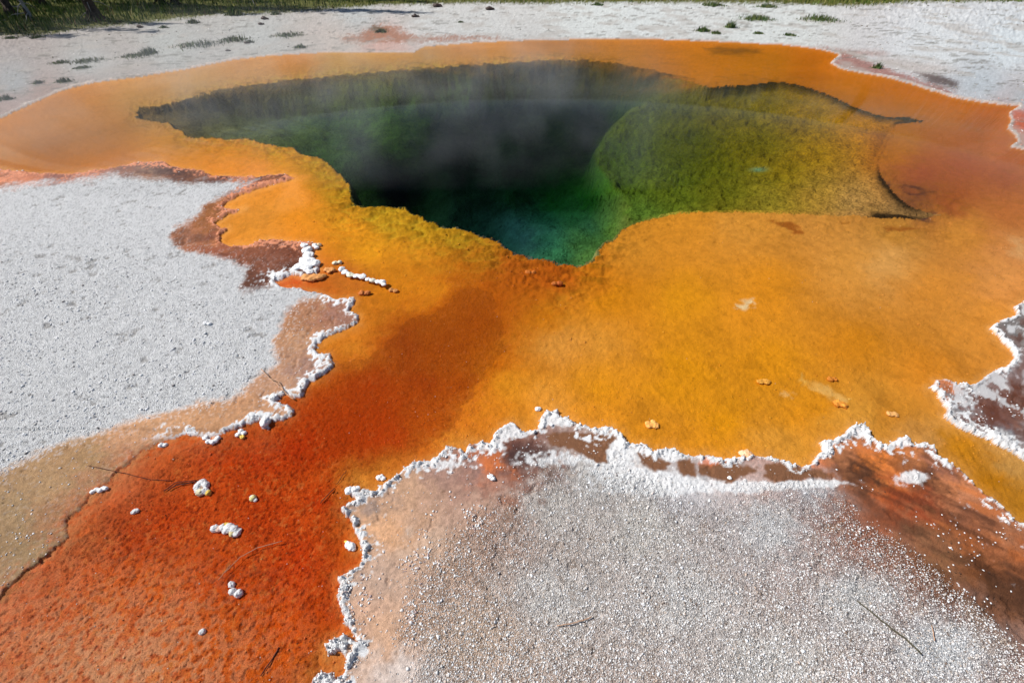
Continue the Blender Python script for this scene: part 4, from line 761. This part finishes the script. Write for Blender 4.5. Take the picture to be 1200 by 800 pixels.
for k_, (a_, b_) in enumerate(((-60,24),(-130,30),(-200,22),(-110,14),(-30,12),(-260,34),(-330,24),(150,-4),(20,-2))):  # out-of-view pines, added so their shade falls on the meadow
    pine(a_, b_, 9, 9+(k_ % 3), 'pine of the grove just out of view, added to shade the meadow', (-.02, 0))
def logo(pp, r, label, mat=M_bks, up=.12):
    pts = []
    for (a, b_, z_) in pp: x, y, _ = at(a, b_); pts.append((x, y, zat(x, y)+z_))
    return tag(soup('fallen_branch', [tube('', pts, r, r*.6, mat)], mat), label, 'fallen branch')
logo([(14,5,.12),(26,2,.3),(45,-6,.8)], .05, 'pale fallen branch leaning at the top left corner', up=0)
logo([(34,3,.15),(60,2,.15),(95,1,.12)], .05, 'long white log lying behind the leftmost trunks', up=0)
logo([(150,4,.06),(163,-6,.5)], .035, 'left one of two bleached sticks rising from the grass', up=0)
logo([(156,5,.05),(170,-6,.5)], .03, 'right one of two bleached sticks rising from the grass', up=0)
logo([(318,0,.08),(340,0,.10)], .05, 'pale log at the top edge of the meadow', up=0)
logo([(367,3,.05),(382,4,.04)], .03, 'short pale stick in the meadow right of the pale log', up=0)
logo([(300,11,.02),(296,5,.25),(290,-2,.5)], .012, 'thin upright grey stem at the meadow edge', up=0)
# ---- steam over the pool
m, nt, out = newmat('steam'); L = nt.links.new
vs = N(nt, 'ShaderNodeVolumeScatter', Color=(.93, .95, 1, 1), Anisotropy=.2); L(vs.outputs[0], out.inputs['Volume'])
tc = N(nt, 'ShaderNodeNewGeometry'); mp_ = N(nt, 'ShaderNodeMapping'); mp_.inputs['Scale'].default_value = (1.1, .8, .45); L(tc.outputs['Position'], mp_.inputs[0])
nz = N(nt, 'ShaderNodeTexNoise', Scale=.9, Detail=4.0, Roughness=.55, Distortion=.6); L(mp_.outputs[0], nz.inputs['Vector'])
mr = N(nt, 'ShaderNodeMapRange'); L(nz.outputs['Fac'], mr.inputs[0]); mr.inputs[1].default_value = .44; mr.inputs[2].default_value = .70; mr.inputs[3].default_value = .006; mr.inputs[4].default_value = .16
sx = N(nt, 'ShaderNodeSeparateXYZ'); L(tc.outputs['Position'], sx.inputs[0])
fz = N(nt, 'ShaderNodeMapRange'); L(sx.outputs[2], fz.inputs[0]); fz.inputs[1].default_value = 1.1; fz.inputs[2].default_value = .1; fz.inputs[3].default_value = 0; fz.inputs[4].default_value = 1
fx = N(nt, 'ShaderNodeMapRange'); L(sx.outputs[0], fx.inputs[0]); fx.inputs[1].default_value = 3.2; fx.inputs[2].default_value = 1.0
p1 = N(nt, 'ShaderNodeMath', _operation='MULTIPLY'); p2 = N(nt, 'ShaderNodeMath', _operation='MULTIPLY')
L(mr.outputs[0], p1.inputs[0]); L(fz.outputs[0], p1.inputs[1]); L(p1.outputs[0], p2.inputs[0]); L(fx.outputs[0], p2.inputs[1]); L(p2.outputs[0], vs.inputs['Density'])
bx = [(-8.5, 4.6, .03), (3.4, 4.6, .03), (3.4, 13.2, .03), (-8.5, 13.2, .03)]; V = np.array(bx+[(a, b_, 1.15) for a, b_, _ in bx])
o = tag(link('steam', mesh_np('steam', V, np.array([(3, 2, 1, 0), (4, 5, 6, 7), (0, 1, 5, 4), (1, 2, 6, 5), (2, 3, 7, 6), (3, 0, 4, 7)]), m)), 'thin wisps of steam drifting over the dark green pool', 'steam', kind='stuff')
S.cycles.volume_step_rate = 2.0; S.cycles.volume_max_steps = 64
